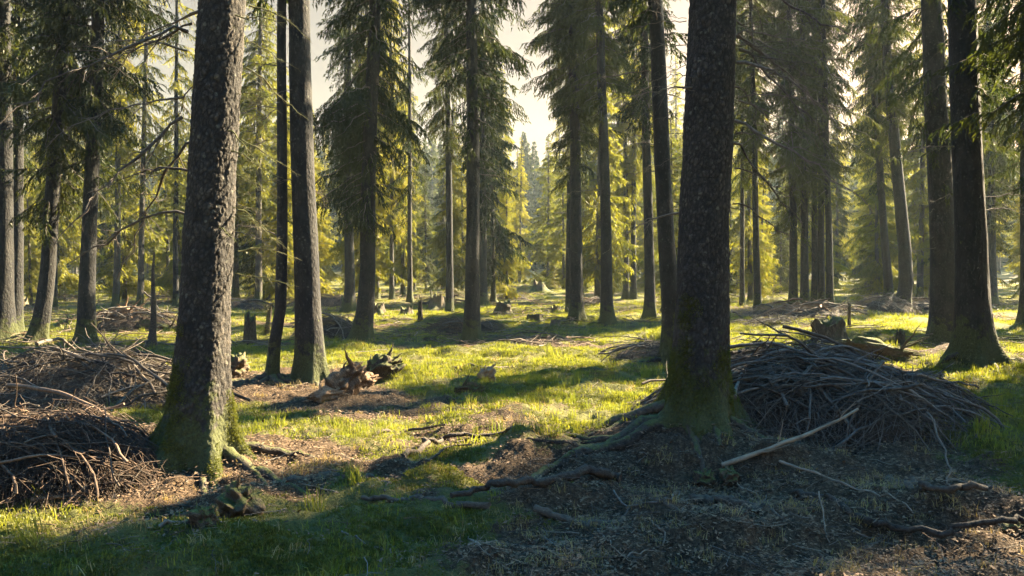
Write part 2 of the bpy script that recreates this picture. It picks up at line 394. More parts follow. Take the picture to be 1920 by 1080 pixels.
# ------------------------------------------------------------------ spruce foliage
def unit(v): return v / (np.linalg.norm(v, axis=-1, keepdims=True) + 1e-9)
def branch_template(L, rng, droop=.35, dens=1.0, bare=.12, blade=.075, hang=.55):
    """one living spruce bough along +x: returns arrays (V, F, material index)"""
    mb = MB()
    k = 9; t = np.linspace(0, 1, k)
    wob = rng.normal(0, .03, (k, 3)) * L; wob[0] = 0
    ax = np.stack([t * L * .93, 0 * t, L * (.10 * np.sin(t * 2.2) - droop * t ** 1.3 + .22 * droop * t ** 3)], -1) + wob * t[:, None]
    Vt, Ft = tube(ax, (.012 + .006 * L) * (1 - .88 * t), 3); mb.add(Vt, Ft, 1)
    n2 = int(L / .075 * dens)
    ts = np.clip(bare + (1 - bare) * (np.arange(n2) + rng.random(n2)) / n2, 0, 1)
    BV = []
    for q, tt in enumerate(ts):
        p0 = np.array([np.interp(tt, t, ax[:, c]) for c in range(3)])
        side = 1 if q % 2 else -1
        l = (.10 + .50 * L * (1 - tt) ** .8 * (.35 + .65 * min(1, (tt - bare + .1) * 3)) * .55) * rng.uniform(.55, 1.25)
        l = min(l, .85)
        d = unit(np.array([.75 + .2 * rng.normal(), side * rng.uniform(.35, .95), -.15 - hang * rng.uniform(.2, 1.1)]))
        m = 5; s = np.linspace(0, 1, m)
        P = p0 + d * (s * l)[:, None] + np.stack([0 * s, 0 * s, -hang * .6 * l * s ** 2], -1)
        # woody line of the twig
        w = .004
        nb = max(4, int(l / .026))
        bt = (np.arange(nb) + rng.random(nb)) / nb
        bp = np.stack([np.interp(bt, s, P[:, c]) for c in range(3)], -1)
        tan = unit(P[-1] - P[0]); 
        per = unit(np.cross(np.broadcast_to(tan, (nb, 3)), rng.normal(size=(nb, 3))))
        bd = unit(tan * rng.uniform(.7, 1.5, (nb, 1)) + per * rng.uniform(.3, 1.0, (nb, 1)) + np.array([0, 0, -.25]))
        bl = blade * rng.uniform(.6, 1.5, (nb, 1))
        wv = unit(np.cross(bd, rng.normal(size=(nb, 3)))) * (blade * .16)
        BV.append(np.stack([bp - wv, bp + wv, bp + bd * bl], 1))
        # the twig itself, a slim needle-clad strip
        sv = unit(np.cross(tan, rng.normal(size=3))) * .009
        BV.append(np.stack([P[0] - sv, P[0] + sv, P[-1]], 0)[None])
    B = np.concatenate(BV).reshape(-1, 3)
    mb.add(B, np.arange(len(B)).reshape(-1, 3), 0)
    return mb.arrays()
def crown_mesh(name, z0, z1, rad, seed, per_m=9, low_sparse=0, droop=.35, dens=1.0, hang=.55, shape=1.0, blade=.075):
    rng = np.random.default_rng(seed)
    classes = [.5, .9, 1.4, 2.0]
    T = {c: [branch_template(c, rng, droop * rng.uniform(.7, 1.3), dens * (1 if c > 1 else .9), blade=blade, hang=hang) for _ in range(3)] for c in classes}
    mb = MB(); n = int((z1 - z0) * per_m)
    for q in range(n):
        u = (q + rng.random()) / n; z = z0 + (z1 - z0) * u
        env = rad * (1 - u) ** (.75 * shape) * min(1, .42 + u * (3.2 if z0 > 2 else 6))
        if u < low_sparse and rng.random() < .5: continue
        a0 = rng.uniform(0, 2 * PI) if q % 5 else q * 2.4
        ir = float(noise3(math.cos(a0) * 1.1, math.sin(a0) * 1.1, z * .75, seed)) + .6 * float(noise3(math.cos(a0) * 2.3, math.sin(a0) * 2.3, z * 1.9, seed + 1))
        if ir < -.52 and rad < 3 and z1 > 5: continue
        L = max(.25, env * rng.uniform(.55, 1.15) * (1 + .75 * ir))
        c = min(classes, key=lambda c: abs(c - L)); V, f3, f4, m = T[c][rng.integers(3)]
        s = L / c; a = a0
        pit = rng.normal(.0, .14) + .25 * (u - .3)
        R = np.array(Matrix.Rotation(a, 3, 'Z') @ Matrix.Rotation(-pit, 3, 'Y') @ Matrix.Rotation(rng.normal(0, .25), 3, 'X'))
        W = (V * s) @ R.T + np.array([0, 0, z])
        n3 = len(f3); mb.v.append(W); mb.f3.append(f3 + mb.n); mb.m3.append(m[:n3]); mb.f4.append(f4 + mb.n); mb.m4.append(m[n3:]); mb.n += len(W)
    return mb.mesh(name, [NEEDLE, DEADWOOD], smooth=False)
CROWN = {
    'low':   crown_mesh('crown_low', 2.7, 21, 1.55, 1, 25, .0, .80, 1.6, 1.25, blade=.10),
    'low2':  crown_mesh('crown_low_b', 3.4, 20, 1.4, 2, 25, .0, .75, 1.6, 1.2, blade=.10),
    'mid':   crown_mesh('crown_mid', 4.1, 22, 1.45, 3, 25, .05, .68, 1.5, 1.1, blade=.10),
    'mid2':  crown_mesh('crown_mid_b', 5.2, 23, 1.4, 4, 24, .08, .62, 1.5, 1.1, blade=.10),
    'sparse': crown_mesh('crown_sparse', 3.6, 20, 1.5, 10, 8, .0, .65, 1.3, 1.1, blade=.10),
    'thin': crown_mesh('crown_thin', 3.4, 20, 1.5, 11, 4, .0, .5, 1.3, .9, blade=.10),
    'high':  crown_mesh('crown_high', 9.5, 23, 1.7, 5, 8, .1, .4, .8, .6),
    'slim':  crown_mesh('crown_slim', 1.2, 17, 1.7, 6, 17, .0, .6, 1.1, 1.0, blade=.16),
    'full':  crown_mesh('crown_full', .5, 15, 2.5, 7, 17, .0, .45, 1.0, .9, .9, blade=.16),
    'tall':  crown_mesh('crown_tall', 3.0, 23, 2.4, 9, 15, .0, .5, 1.0, .9, blade=.16),
    'young': crown_mesh('crown_young', .12, 2.3, .85, 8, 38, .0, .1, .8, .15, 1.0, .06),
}

# ------------------------------------------------------------------ trunks and dead branches
def trunk_mesh(name, r, hgt, seed, mat, nseg=24, nz=70, fine=False, bend=None, flare=.9, lobes=5, twist=0., root_reach=1.0):
    rng = np.random.default_rng(seed)
    if fine:
        zs = np.concatenate([np.linspace(-.35, 4.6, 480), np.linspace(4.7, hgt, 40)])
        nseg = 190
    else:
        zs = np.concatenate([np.linspace(-.3, 1.2, int(nz * .4)), np.linspace(1.25, hgt, int(nz * .6))])
    th = np.arange(nseg) * 2 * PI / nseg
    Z, TH = np.meshgrid(zs, th, indexing='ij')
    base = r * (1 - .86 * np.clip(Z / hgt, 0, 1) ** 1.05) * (1 + .10 * np.exp(-np.maximum(Z, 0) / .9))
    ph = rng.uniform(0, 6, 6)
    lob = 0
    for q in range(lobes):
        a = 2 * PI * q / lobes + rng.normal(0, .3); wdt = rng.uniform(.18, .34)
        dlt = (TH - a + PI) % (2 * PI) - PI
        lob = lob + rng.uniform(.7, 1.4) * np.exp(-(dlt / wdt) ** 2)
    zz = np.maximum(Z, -.3)
    fl = flare * r * (.30 * np.exp(-np.maximum(zz, -.05) / .32) + lob * (.75 * root_reach * np.exp(-(zz + .10) / .17)) + lob * .16 * np.exp(-np.maximum(zz, 0) / .6))
    R = base + np.minimum(fl, r * 2.6)
    cx, cyy, s = np.cos(TH), np.sin(TH), 1.0
    R = R + r * .05 * noise3(cx * 1.4, cyy * 1.4, Z * 1.1, seed) + r * .03 * noise3(cx * 3, cyy * 3, Z * 3, seed + 1)
    if fine:
        X0, Y0 = cx * R, cyy * R
        wx = .25 * noise3(X0 * 30, Y0 * 30, Z * 30, seed + 2)
        f1, f2, idv = voronoi3(X0 * 30 + wx, Y0 * 30 + wx, Z * 19 + wx, seed)
        g1, g2, idw = voronoi3(X0 * 62, Y0 * 62, Z * 44, seed + 9)
        crack = np.clip((f2 - f1) * 3.2, 0, 1); crack2 = np.clip((g2 - g1) * 3, 0, 1)
        c3 = noise3(X0 * 9, Y0 * 9, Z * 4, seed + 4)
        R = R + .0065 * crack * (.45 + .9 * idv) + .0028 * crack2 * (.3 + idw) + .006 * c3
    X = R * cx; Y = R * cyy
    ox = .03 * noise2(Z * .35 + ph[0], 0 * Z, seed + 5) * np.clip(Z, 0, 1); oy = .03 * noise2(Z * .35 + ph[1], 0 * Z, seed + 6) * np.clip(Z, 0, 1)
    if bend is not None:
        bz, bx = zip(*bend); ox = ox + np.interp(Z, bz, bx)
    X = X + ox; Y = Y + oy
    V = np.stack([X, Y, Z], -1).reshape(-1, 3)
    k = len(zs); i = np.arange(k - 1)[:, None] * nseg; j = np.arange(nseg)[None, :]; j2 = (j + 1) % nseg
    F = np.stack([i + j, i + j2, i + nseg + j2, i + nseg + j], -1).reshape(-1, 4)
    mb = MB(); mb.add(V, F)
    me = mb.mesh(name, [mat])
    if fine:
        for nm, val in (('plate', idv * .6 + idw * .4), ('crack', crack * (.6 + .4 * crack2))):
            a = me.attributes.new(nm, 'FLOAT', 'POINT'); a.data.foreach_set('value', val.ravel().astype(np.float32))
    return me
def dead_branch_mesh(seed, L=1.0, mat=DEADWOOD, sag=.25, twigs=9, up=0., thick=.013, knobs=False):
    rng = np.random.default_rng(seed); mb = MB()
    k = 12; t = np.linspace(0, 1, k); w = np.cumsum(rng.normal(0, .018, (k, 3)), 0) * L; w[0] = 0
    P = np.stack([t * L, 0 * t, L * (up * t - sag * t * t)], -1) + w
    R = thick * (1 - .8 * t) * (1 + (rng.uniform(-.25, .45, k) if knobs else 0))
    add_tube(mb, P, R, 6)
    for q in range(twigs):
        tt = rng.uniform(.15, .97); p = np.array([np.interp(tt, t, P[:, c]) for c in range(3)])
        l = L * rng.uniform(.08, .38) * (1.15 - tt); d = unit(np.array([rng.uniform(.2, 1), rng.choice([-1, 1]) * rng.uniform(.3, 1), rng.uniform(-.7, .4)]))
        s = np.linspace(0, 1, 5); Q = p + d * (s * l)[:, None] + np.cumsum(rng.normal(0, .035, (5, 3)), 0) * l + np.array([0, 0, -.2 * l]) * (s ** 2)[:, None]
        Q[0] = p
        add_tube(mb, Q, thick * .42 * (1 - .75 * s) * (1 - .5 * tt), 4)
        if l > .12 * L:
            p2 = Q[2]; d2 = unit(d + rng.normal(0, .6, 3)); Q2 = p2 + d2 * (s * l * .45)[:, None]
            add_tube(mb, Q2, thick * .22 * (1 - .7 * s), 3)
    return mb.mesh('dead_branch', [mat])
DB = [dead_branch_mesh(100 + q, 1.0, DEADWOOD, .22 + .07 * q, 20, .05 * (q % 2), .010, True) for q in range(5)]
DBS = [dead_branch_mesh(120 + q, 1.0, DEADWOOD_MOSS, .08 + .07 * q, 20, -.05, .011, True) for q in range(4)]
DBT = [dead_branch_mesh(140 + q, 1.0, DEADWOOD, .2, 12, 0, .008) for q in range(3)]

_seed = [1000]
def tree(px, py, w, topx, label, crown=None, cat='spruce tree', height=22, zrot=None, bark=BARK_MID, fine=False, bend=None, needle=None, dead=0,
         dz=(1.2, 5), dl=(.4, 1.1), flare=.9, cscale=1.0, group=None, depth=None, croff=0., ylean=0., lobes=5, reach=1.0, sides=None):
    _seed[0] += 1; rnd = random.Random(_seed[0])
    g = ground_at(px, py)
    if depth:
        x = (px - 960) / FPX * depth; g = Vector((x, depth, Hf(x, depth)))
    D = g.y; r = .92 * w * D / FPX / 2
    ztop = CAM_H + D * (HORIZON / FPX) - g.z
    lean = math.atan(((topx - px) * D / FPX) / ztop)
    t = thing('spruce_tree', label, cat, g, (ylean, lean, 0), group)
    r0 = r / (1 - .86 * (CAM_H / height))
    nz = 90 if D < 25 else 40
    obj('trunk', trunk_mesh('trunk', r0, height, _seed[0], bark, 28 if D < 25 else 14, nz, fine, bend, flare, lobes, root_reach=reach), t)
    if crown:
        c = obj('crown', CROWN[crown], t, (0, 0, croff), (0, 0, zrot if zrot is not None else rnd.uniform(0, 6)), cscale)
        if needle is not None:
            c.material_slots[0].link = 'OBJECT'; c.material_slots[0].material = needle
    for q in range(dead):
        z = rnd.uniform(*dz); L = rnd.uniform(*dl)
        a = rnd.uniform(0, 2 * PI) if sides is None else rnd.choice(sides) + rnd.uniform(-.7, .7)
        rr_ = r0 * (1 - .86 * z / height) * .85
        off = 0
        if bend is not None: off = float(np.interp(z, *zip(*bend)))
        obj('dead_branch', (DB + DBT)[rnd.randrange(len(DB) + len(DBT))], t, (rr_ * math.cos(a) + off, rr_ * math.sin(a), z), (rnd.uniform(-.3, .3), rnd.uniform(-.35, .25), a), L)
    return t
def dead_at(t, meshes, spec, r):
    """dead branches given one by one: height, bearing, length, pitch"""
    for q, (z, a, L, p) in enumerate(spec):
        obj('dead_branch', meshes[q % len(meshes)], t, (r * math.cos(a), r * math.sin(a), z), (0, -p, a), L)

# --- the two big trees in front
T1 = tree(372, 848, 92, 416, 'large spruce in the left foreground with a sunlit right edge and flaky bark', 'high', fine=True, bark=BARK_NEAR, height=25, flare=1.2, lobes=7, reach=1.5)
R_ng = random.Random(5)
sp = [(z, R_ng.uniform(-.9, .45), R_ng.uniform(.25, .62), R_ng.uniform(-.45, .1)) for z in (1.45, 1.62, 1.8, 1.95, 2.1, 2.22, 2.4, 2.55, 2.75, 2.9, 3.1, 3.3, 3.45, 3.6, 3.75, 3.9, 4.0)]
dead_at(T1, DBS, sp, .235)
sp = [(z, PI + R_ng.uniform(-.8, .8), R_ng.uniform(.6, 1.35), R_ng.uniform(-.5, .15)) for z in (1.9, 2.25, 2.5, 2.65, 2.8, 3.0, 3.15, 3.3, 3.42, 3.55, 3.7, 3.85, 3.95)]
dead_at(T1, DB, sp, .22)
T2 = tree(1308, 784, 97, 1336, 'large mossy spruce in the right foreground in front of the big brush pile', 'high', fine=True, bark=BARK_NEAR, height=25, flare=1.0, lobes=7, reach=1.2)
sp = [(z, R_ng.uniform(-.8, .8), R_ng.uniform(.5, 1.25), R_ng.uniform(-.5, .1)) for z in (1.9, 2.2, 2.45, 2.6, 2.8, 2.95, 3.1, 3.25, 3.4, 3.55, 3.7, 3.9, 4.1)]
dead_at(T2, DB, sp, .235)
sp = [(z, PI + R_ng.uniform(-.8, .8), R_ng.uniform(.3, .7), R_ng.uniform(-.4, .2)) for z in (2.3, 2.7, 2.95, 3.1, 3.3, 3.5, 3.65, 3.8, 3.95, 4.1, 4.2)]
dead_at(T2, DBT, sp, .235)

for q in range(16):
    z = 1.5 + 2.9 * R_ng.random(); a = R_ng.uniform(-.8, .3)
    obj('dead_branch', (DBS + DBT)[q % 7], T1, (.225 * math.cos(a), .225 * math.sin(a), z), (R_ng.uniform(-1, 1), R_ng.uniform(-.2, .4), a), R_ng.uniform(.18, .5))
for q in range(18):
    z = 1.7 + 3.0 * R_ng.random(); a = R_ng.uniform(-.8, .8) + (PI if q % 3 == 0 else 0)
    obj('dead_branch', (DBT + DB)[q % 8], T2, (.235 * math.cos(a), .235 * math.sin(a), z), (R_ng.uniform(-1, 1), R_ng.uniform(-.2, .4), a), R_ng.uniform(.3, .9))
# --- the other trees one can tell apart: base pixel, trunk width, x at the top of the picture
L_ = tree
L_(8, 640, 34, 14, 'dark spruce trunk cut by the left edge of the picture', 'mid2', dead=6)
L_(28, 628, 24, 44, 'slender dark spruce beside the trunk at the left edge', 'mid', needle=NEEDLE_SHADED, dead=5)
L_(68, 640, 28, 130, 'spruce left of centre-left leaning to the right with a curved foot', 'low', bend=[(0, 0), (.5, .07), (1.5, .12), (4, .05), (22, 0)], dead=6, dz=(2, 5))
L_(163, 644, 29, 190, 'straight dark spruce behind the left brush piles', 'mid', dead=8, dz=(2, 6), needle=NEEDLE_SHADED, cscale=.85)
L_(217, 575, 12, 234, 'thin pale spruce trunk in the sunlit left background', 'mid2', bark=BARK_FAR, needle=NEEDLE_BACKLIT)
L_(262, 577, 11, 282, 'thin spruce with golden boughs right of the thin pale trunk', 'sparse', bark=BARK_FAR, needle=NEEDLE_BACKLIT, dead=4)
L_(442, 560, 12, 446, 'thin pale spruce just right of the big left trunk', 'low2', bark=BARK_FAR, needle=NEEDLE_BACKLIT, height=20)
L_(484, 570, 13, 492, 'thin pale spruce seen through the gap left of the paired trunks', 'mid', bark=BARK_FAR, needle=NEEDLE_BACKLIT, height=20)
L_(510, 712, 21, 527, 'slim bent spruce pressed against the left side of the thick one', 'mid2', bend=[(0, 0), (.5, .03), (1.0, .10), (2.2, .10), (5, .03), (22, 0)], dead=8, dz=(1.6, 5), dl=(.4, .9), flare=.6, sides=(PI, 2.5))
L_(585, 712, 49, 564, 'thick spruce with a wide foot on the left of the clearing', 'high', dead=10, dz=(2.2, 5.5), dl=(.5, 1.3), lobes=5, reach=1.2, sides=(PI, PI / 2, 3.6))
L_(676, 638, 31, 706, 'spruce with a dense dark skirt of hanging boughs beside the thick trunk', 'low', needle=NEEDLE_SHADED, dead=4, cscale=1.0, bend=[(0, 0), (.6, .05), (1.6, .08), (5, .0), (22, 0)])
L_(655, 585, 20, 656, 'spruce trunk half hidden by the dark hanging boughs', 'low2', needle=NEEDLE_SHADED)
L_(706, 560, 10, 706, 'very thin spruce left of the clearing background', 'mid', bark=BARK_FAR, needle=NEEDLE_BACKLIT)
L_(735, 562, 9, 735, 'second very thin spruce left of the clearing background', 'low2', bark=BARK_FAR, needle=NEEDLE_BACKLIT)
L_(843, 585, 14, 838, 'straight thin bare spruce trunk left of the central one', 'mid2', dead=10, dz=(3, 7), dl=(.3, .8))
L_(884, 643, 28, 886, 'dark ribbed spruce standing on its root plate in the middle of the clearing', 'mid', dead=10, dz=(2.2, 5), dl=(.4, 1.0), needle=NEEDLE_SHADED, lobes=7, reach=1.2)
L_(906, 572, 14, 905, 'spruce whose crown hangs almost to the ground behind the central trunk', 'low2', needle=NEEDLE_SHADED)
L_(1066, 588, 11, 1068, 'thin trunk hugging the left side of the mossy-footed spruce', 'mid', dead=3)
L_(1081, 600, 24, 1074, 'spruce with a mossy foot right of the central gap', 'mid', dead=8, dz=(2, 5), dl=(.3, .9))
L_(1140, 608, 22, 1120, 'spruce with spreading roots second right of the central gap', 'mid2', dead=8, dz=(3, 6), dl=(.4, 1))
L_(1174, 560, 11, 1168, 'thin spruce in the gap between two darker trunks right of centre', 'low2', needle=NEEDLE_BACKLIT)
L_(1188, 562, 11, 1186, 'twin thin spruce beside the one in the gap right of centre', 'mid', needle=NEEDLE_BACKLIT)
L_(1219, 598, 20, 1205, 'spruce close to the left of the right foreground trunk', 'mid2', dead=8, dz=(3, 7), dl=(.4, 1.1))
L_(1262, 672, 34, 1226, 'leaning spruce directly behind the right foreground trunk', 'mid2', dead=12, dz=(2.4, 6), dl=(.5, 1.3), height=23)
L_(1421, 580, 13, 1405, 'lone thin spruce between the right foreground trunk and the cluster', 'mid', dead=6, dz=(3, 8))
for (px, py, w, tx, lb, cr) in ((1488, 574, 15, 1474, 'leftmost trunk of the tight spruce cluster behind the brush pile', 'low'), (1509, 577, 15, 1500, 'second trunk of the tight spruce cluster', 'sparse'),
                                (1527, 573, 12, 1522, 'thin third trunk of the tight spruce cluster', 'mid2'), (1540, 576, 13, 1532, 'fourth trunk of the tight spruce cluster', 'high'),
                                (1557, 580, 13, 1538, 'rightmost trunk of the tight spruce cluster', 'sparse')):
    L_(px, py, w, tx, lb, cr, group='spruce cluster behind the brush pile', dead=3, dz=(3, 7))
L_(1667, 566, 15, 1622, 'leaning slender spruce left of the curved trunk', 'mid', dead=4)
L_(1692, 582, 25, 1652, 'spruce with a curved lower trunk in the right middle distance', 'mid2', bend=[(0, 0), (1, .16), (2.2, .2), (4.5, .1), (8, 0), (22, 0)], dead=5)
L_(1772, 644, 48, 1738, 'left one of the two thick dark trunks on the right', 'sparse', dead=8, dz=(2, 5), sides=(PI, PI / 2))
L_(1828, 668, 58, 1796, 'right one of the two thick dark trunks, on a rooty mound', 'thin', dead=14, dz=(2, 5), needle=NEEDLE_SHADED, lobes=6, reach=1.3, sides=(PI, PI / 2, 0))
L_(1862, 572, 16, 1846, 'thin trunk right of the thick dark pair', 'low2', dead=4)
L_(1925, 612, 24, 1915, 'spruce with low dark boughs at the right edge of the picture', 'sparse', needle=NEEDLE_SHADED)
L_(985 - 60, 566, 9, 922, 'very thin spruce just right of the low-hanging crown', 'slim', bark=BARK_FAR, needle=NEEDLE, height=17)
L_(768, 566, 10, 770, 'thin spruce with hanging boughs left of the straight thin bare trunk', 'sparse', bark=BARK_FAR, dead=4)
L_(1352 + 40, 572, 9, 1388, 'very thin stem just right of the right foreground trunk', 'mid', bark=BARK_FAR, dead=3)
L_(100, 580, 12, 110, 'thin spruce behind the curved-footed one', 'low2', needle=NEEDLE_BACKLIT)
L_(330, 575, 10, 336, 'thin spruce just left of the big left trunk', 'sparse', needle=NEEDLE_BACKLIT)

# --- trees that stand outside the picture, to the right: they shade the foreground
def off_tree(x, y, crown, s=1.0, h=22, r=.2, label=None):
    _seed[0] += 1; rnd = random.Random(_seed[0])
    t = thing('spruce_tree', label or 'spruce standing outside the picture to the right', 'spruce tree', (x, y, Hf(x, y)), (0, 0, 0), None if label else 'spruces outside the picture')
    obj('trunk', trunk_mesh('trunk', r, h, _seed[0], BARK_MID, 12, 30), t)
    obj('crown', CROWN[crown], t, (0, 0, 0), (0, 0, rnd.uniform(0, 6)), s)
OFF = [(8.0, 9.5, 'low', 1.0), (10.5, 13.0, 'mid', 1.0), (6.6, 6.0, 'mid', 1.0), (12.5, 10.5, 'mid', 1.0), (9.0, 4.0, 'low', 1.0), (14.5, 15.0, 'low', 1.0), (-7.5, 6.0, 'mid', 1.), (5.2, 1.5, 'mid', 1), (7.8, 10.2, 'low', 1.0), (9.6, 10.4, 'low2', 1.0), (17.2, 23.2, 'low', 1.0), (11.2, 13.6, 'low2', .9)]
for q in OFF: off_tree(*q, label='dark spruce beyond the right edge, only its hanging boughs reach into the picture' if q[0] == 7.8 else None)

# --- far trees, in the sunlit wood beyond the clearing
far_rng = random.Random(77)
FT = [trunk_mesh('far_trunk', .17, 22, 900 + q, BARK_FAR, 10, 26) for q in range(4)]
far_pts = []
def far_ok(x, y, md):
    px = 960 + x / y * FPX
    if y > 0 and 975 < px < 1022 and y < 120: return False
    return all((x - a) ** 2 + (y - b) ** 2 > md * md for a, b in far_pts)
for it in range(9000):
    if len(far_pts) >= 165: break
    y = far_rng.uniform(35, 72); x = far_rng.uniform(-.74, .80) * y
    if far_ok(x, y, 3.0): far_pts.append((x, y))
n_near = len(far_pts)
for it in range(9000):
    if len(far_pts) >= n_near + 120: break
    y = far_rng.uniform(76, 135); x = far_rng.uniform(-.74, .74) * y
    if far_ok(x, y, 3.4): far_pts.append((x, y))
FARS = []
for q, (x, y) in enumerate(far_pts):
    near_ = q < n_near; tall = (not near_) or far_rng.random() < .18
    px = 960 + x / y * FPX
    if 262 < px < 385 or 770 < px < 840: tall = False
    s_ = far_rng.uniform(.9, 1.15) if tall else (far_rng.uniform(.38, .78) if near_ else .8)
    t = thing('spruce_tree', ('tall slender spruce in the sunlit wood beyond the clearing' if tall else 'young golden-lit spruce with boughs to the ground beyond the clearing') if near_ else 'hazy distant spruce deep in the wood beyond the clearing', 'spruce tree', (x, y, Hf(x, y)),
              (far_rng.uniform(-.02, .02), far_rng.uniform(-.03, .03), far_rng.uniform(0, 6)), ('tall spruces beyond the clearing' if tall else 'young spruces beyond the clearing') if near_ else 'distant hazy spruces')
    if near_: FARS.append((px, t, 1 if tall else 2))
    cn = far_rng.choice(['tall', 'slim', 'tall'] if tall else ['full', 'slim', 'full'])
    obj('trunk', FT[q % 4], t, None, None, (s_, s_, s_ * {'tall': 1.05, 'slim': .78, 'full': .69}[cn]))
    c = obj('crown', CROWN[cn], t, (0, 0, 0), None, s_)
    c.material_slots[0].link = 'OBJECT'; c.material_slots[0].material = far_rng.choice([NEEDLE_BACKLIT, NEEDLE_BACKLIT, NEEDLE_BACKLIT, NEEDLE_BACKLIT, NEEDLE]) if near_ else far_rng.choice([NEEDLE_BACKLIT, NEEDLE])
LM = [(-400, 'the left edge'), (88, 'the curved-footed spruce'), (170, 'the straight dark spruce'), (380, 'the big left trunk'), (572, 'the thick trunk'), (688, 'the dark-skirted spruce'),
      (884, 'the central trunk'), (1078, 'the mossy-footed trunk'), (1215, 'the leaning spruce'), (1320, 'the right foreground trunk'), (1520, 'the tight cluster'), (1690, 'the curved trunk'), (1810, 'the thick dark pair'), (2400, 'the right edge')]
ORD = ['first', 'second', 'third', 'fourth', 'fifth', 'sixth', 'seventh', 'eighth', 'ninth', 'tenth', 'eleventh', 'twelfth', 'thirteenth', 'fourteenth', 'fifteenth', 'sixteenth', 'seventeenth', 'eighteenth', 'nineteenth', 'twentieth']
def place_labels(items, word, fmt='%s %s from left between %s and %s'):
    for a in range(len(LM) - 1):
        here = sorted([(px, t) for px, t in items if LM[a][0] <= px < LM[a + 1][0]], key=lambda q: q[0])
        for q, (px, t) in enumerate(here): t['label'] = fmt % (ORD[min(q, 19)], word, LM[a][1], LM[a + 1][1])
place_labels([(px_, t_) for px_, t_, k in FARS if k == 1], 'tall far spruce')
place_labels([(px_, t_) for px_, t_, k in FARS if k == 2], 'golden young spruce')
# young spruces
YS = []
young = [(122, 575, .55), (250, 560, .7), (560, 562, .7), (1005, 545, .8), (1450, 570, .6), (1600, 562, .9), (1790, 560, .9), (985, 548, .5), (790, 556, .6), (700, 575, .4), (500, 640, .4), (1380, 566, .8), (1625, 560, .8), (1040, 549, .7), (340, 568, .6)]
for q, (px, py, s) in enumerate(young):
    g = ground_at(px, py)
    t = thing('young_spruce', 'small young spruce growing low in the sunlit background', 'young spruce', g, (0, 0, q), 'young spruces in the background')
    c = obj('crown', CROWN['young'], t, (0, 0, 0), None, s); c.material_slots[0].link = 'OBJECT'; c.material_slots[0].material = NEEDLE_BACKLIT; YS.append((px, t))
place_labels(YS, 'little spruce seedling')

# ------------------------------------------------------------------ scatter by geometry nodes, for what nobody could count
def scatter(name, pts, rots, scls, protos, idx):
    me = bpy.data.meshes.new(name); me.vertices.add(len(pts)); me.vertices.foreach_set('co', np.asarray(pts, np.float32).ravel())
    a = me.attributes.new('r_', 'FLOAT_VECTOR', 'POINT'); a.data.foreach_set('vector', np.asarray(rots, np.float32).ravel())
    a = me.attributes.new('s_', 'FLOAT', 'POINT'); a.data.foreach_set('value', np.asarray(scls, np.float32))
    a = me.attributes.new('i_', 'INT', 'POINT'); a.data.foreach_set('value', np.asarray(idx, np.int32))
    ng = bpy.data.node_groups.new(name, 'GeometryNodeTree')
    ng.interface.new_socket('Geometry', in_out='INPUT', socket_type='NodeSocketGeometry'); ng.interface.new_socket('Geometry', in_out='OUTPUT', socket_type='NodeSocketGeometry')
    gi = ng.nodes.new('NodeGroupInput'); go = ng.nodes.new('NodeGroupOutput'); iop = ng.nodes.new('GeometryNodeInstanceOnPoints')
    def na_(n, t):
        k = ng.nodes.new('GeometryNodeInputNamedAttribute'); k.data_type = t; k.inputs['Name'].default_value = n; return k.outputs[0]
    e = ng.nodes.new('FunctionNodeEulerToRotation'); ng.links.new(na_('r_', 'FLOAT_VECTOR'), e.inputs[0])
    ng.links.new(gi.outputs[0], iop.inputs['Points']); ng.links.new(e.outputs[0], iop.inputs['Rotation']); ng.links.new(na_('s_', 'FLOAT'), iop.inputs['Scale'])
    ng.links.new(na_('i_', 'INT'), iop.inputs['Instance Index']); iop.inputs['Pick Instance'].default_value = True
    jn = ng.nodes.new('GeometryNodeJoinGeometry')
    for p in reversed(protos):
        oi = ng.nodes.new('GeometryNodeObjectInfo'); oi.inputs['Object'].default_value = p; oi.inputs['As Instance'].default_value = True
        ng.links.new(oi.outputs['Geometry'], jn.inputs[0])
    ng.links.new(jn.outputs[0], iop.inputs['Instance']); ng.links.new(iop.outputs[0], go.inputs[0])
    o = obj(name, me); mo = o.modifiers.new('scatter', 'NODES'); mo.node_group = ng
    o['kind'] = 'stuff'
    return o
def proto(me): return bpy.data.objects.new(me.name, me)
def tuft(name, n, rad, h, w, mat, seed, lean=.5):
    rng = np.random.default_rng(seed); mb = MB()
    a = rng.uniform(0, 2 * PI, n); r = rad * np.sqrt(rng.random(n)); P = np.stack([r * np.cos(a), r * np.sin(a), 0 * a - .01], -1)
    hh = h * rng.uniform(.45, 1.25, n); la = rng.uniform(0, 2 * PI, n); ln = np.abs(rng.normal(0, lean, n)) + .05
    ld = np.stack([np.cos(la), np.sin(la), 0 * la], -1)
    sd = np.stack([-np.sin(la + rng.normal(0, .8, n)), np.cos(la), 0 * la], -1); sd = unit(sd) * (w * .5)
    mid = P + np.array([0, 0, .6]) * hh[:, None] + ld * (ln * hh * .25)[:, None]
    tip = P + np.array([0, 0, 1.]) * (hh * (1 - .25 * ln))[:, None] + ld * (ln * hh * .8)[:, None]
    V = np.stack([P - sd, P + sd, mid + sd * .8, mid - sd * .8, tip], 1).reshape(-1, 3)
    b = np.arange(n)[:, None] * 5
    mb.add(V, np.concatenate([b + np.array([[0, 1, 2, 3]])])); mb.n -= len(V); mb.v.pop()
    mb.add(V, b + np.array([[3, 2, 4]]))
    return proto(mb.mesh(name, [mat], smooth=False))
G_SHORT = [tuft('short_grass_tuft', 26, .075, .045, .004, GRASS, 300 + q, .7) for q in range(4)]
G_TALL = [tuft('grass_tuft', 30, .06, .15, .005, GRASS, 310 + q, .6) for q in range(3)]
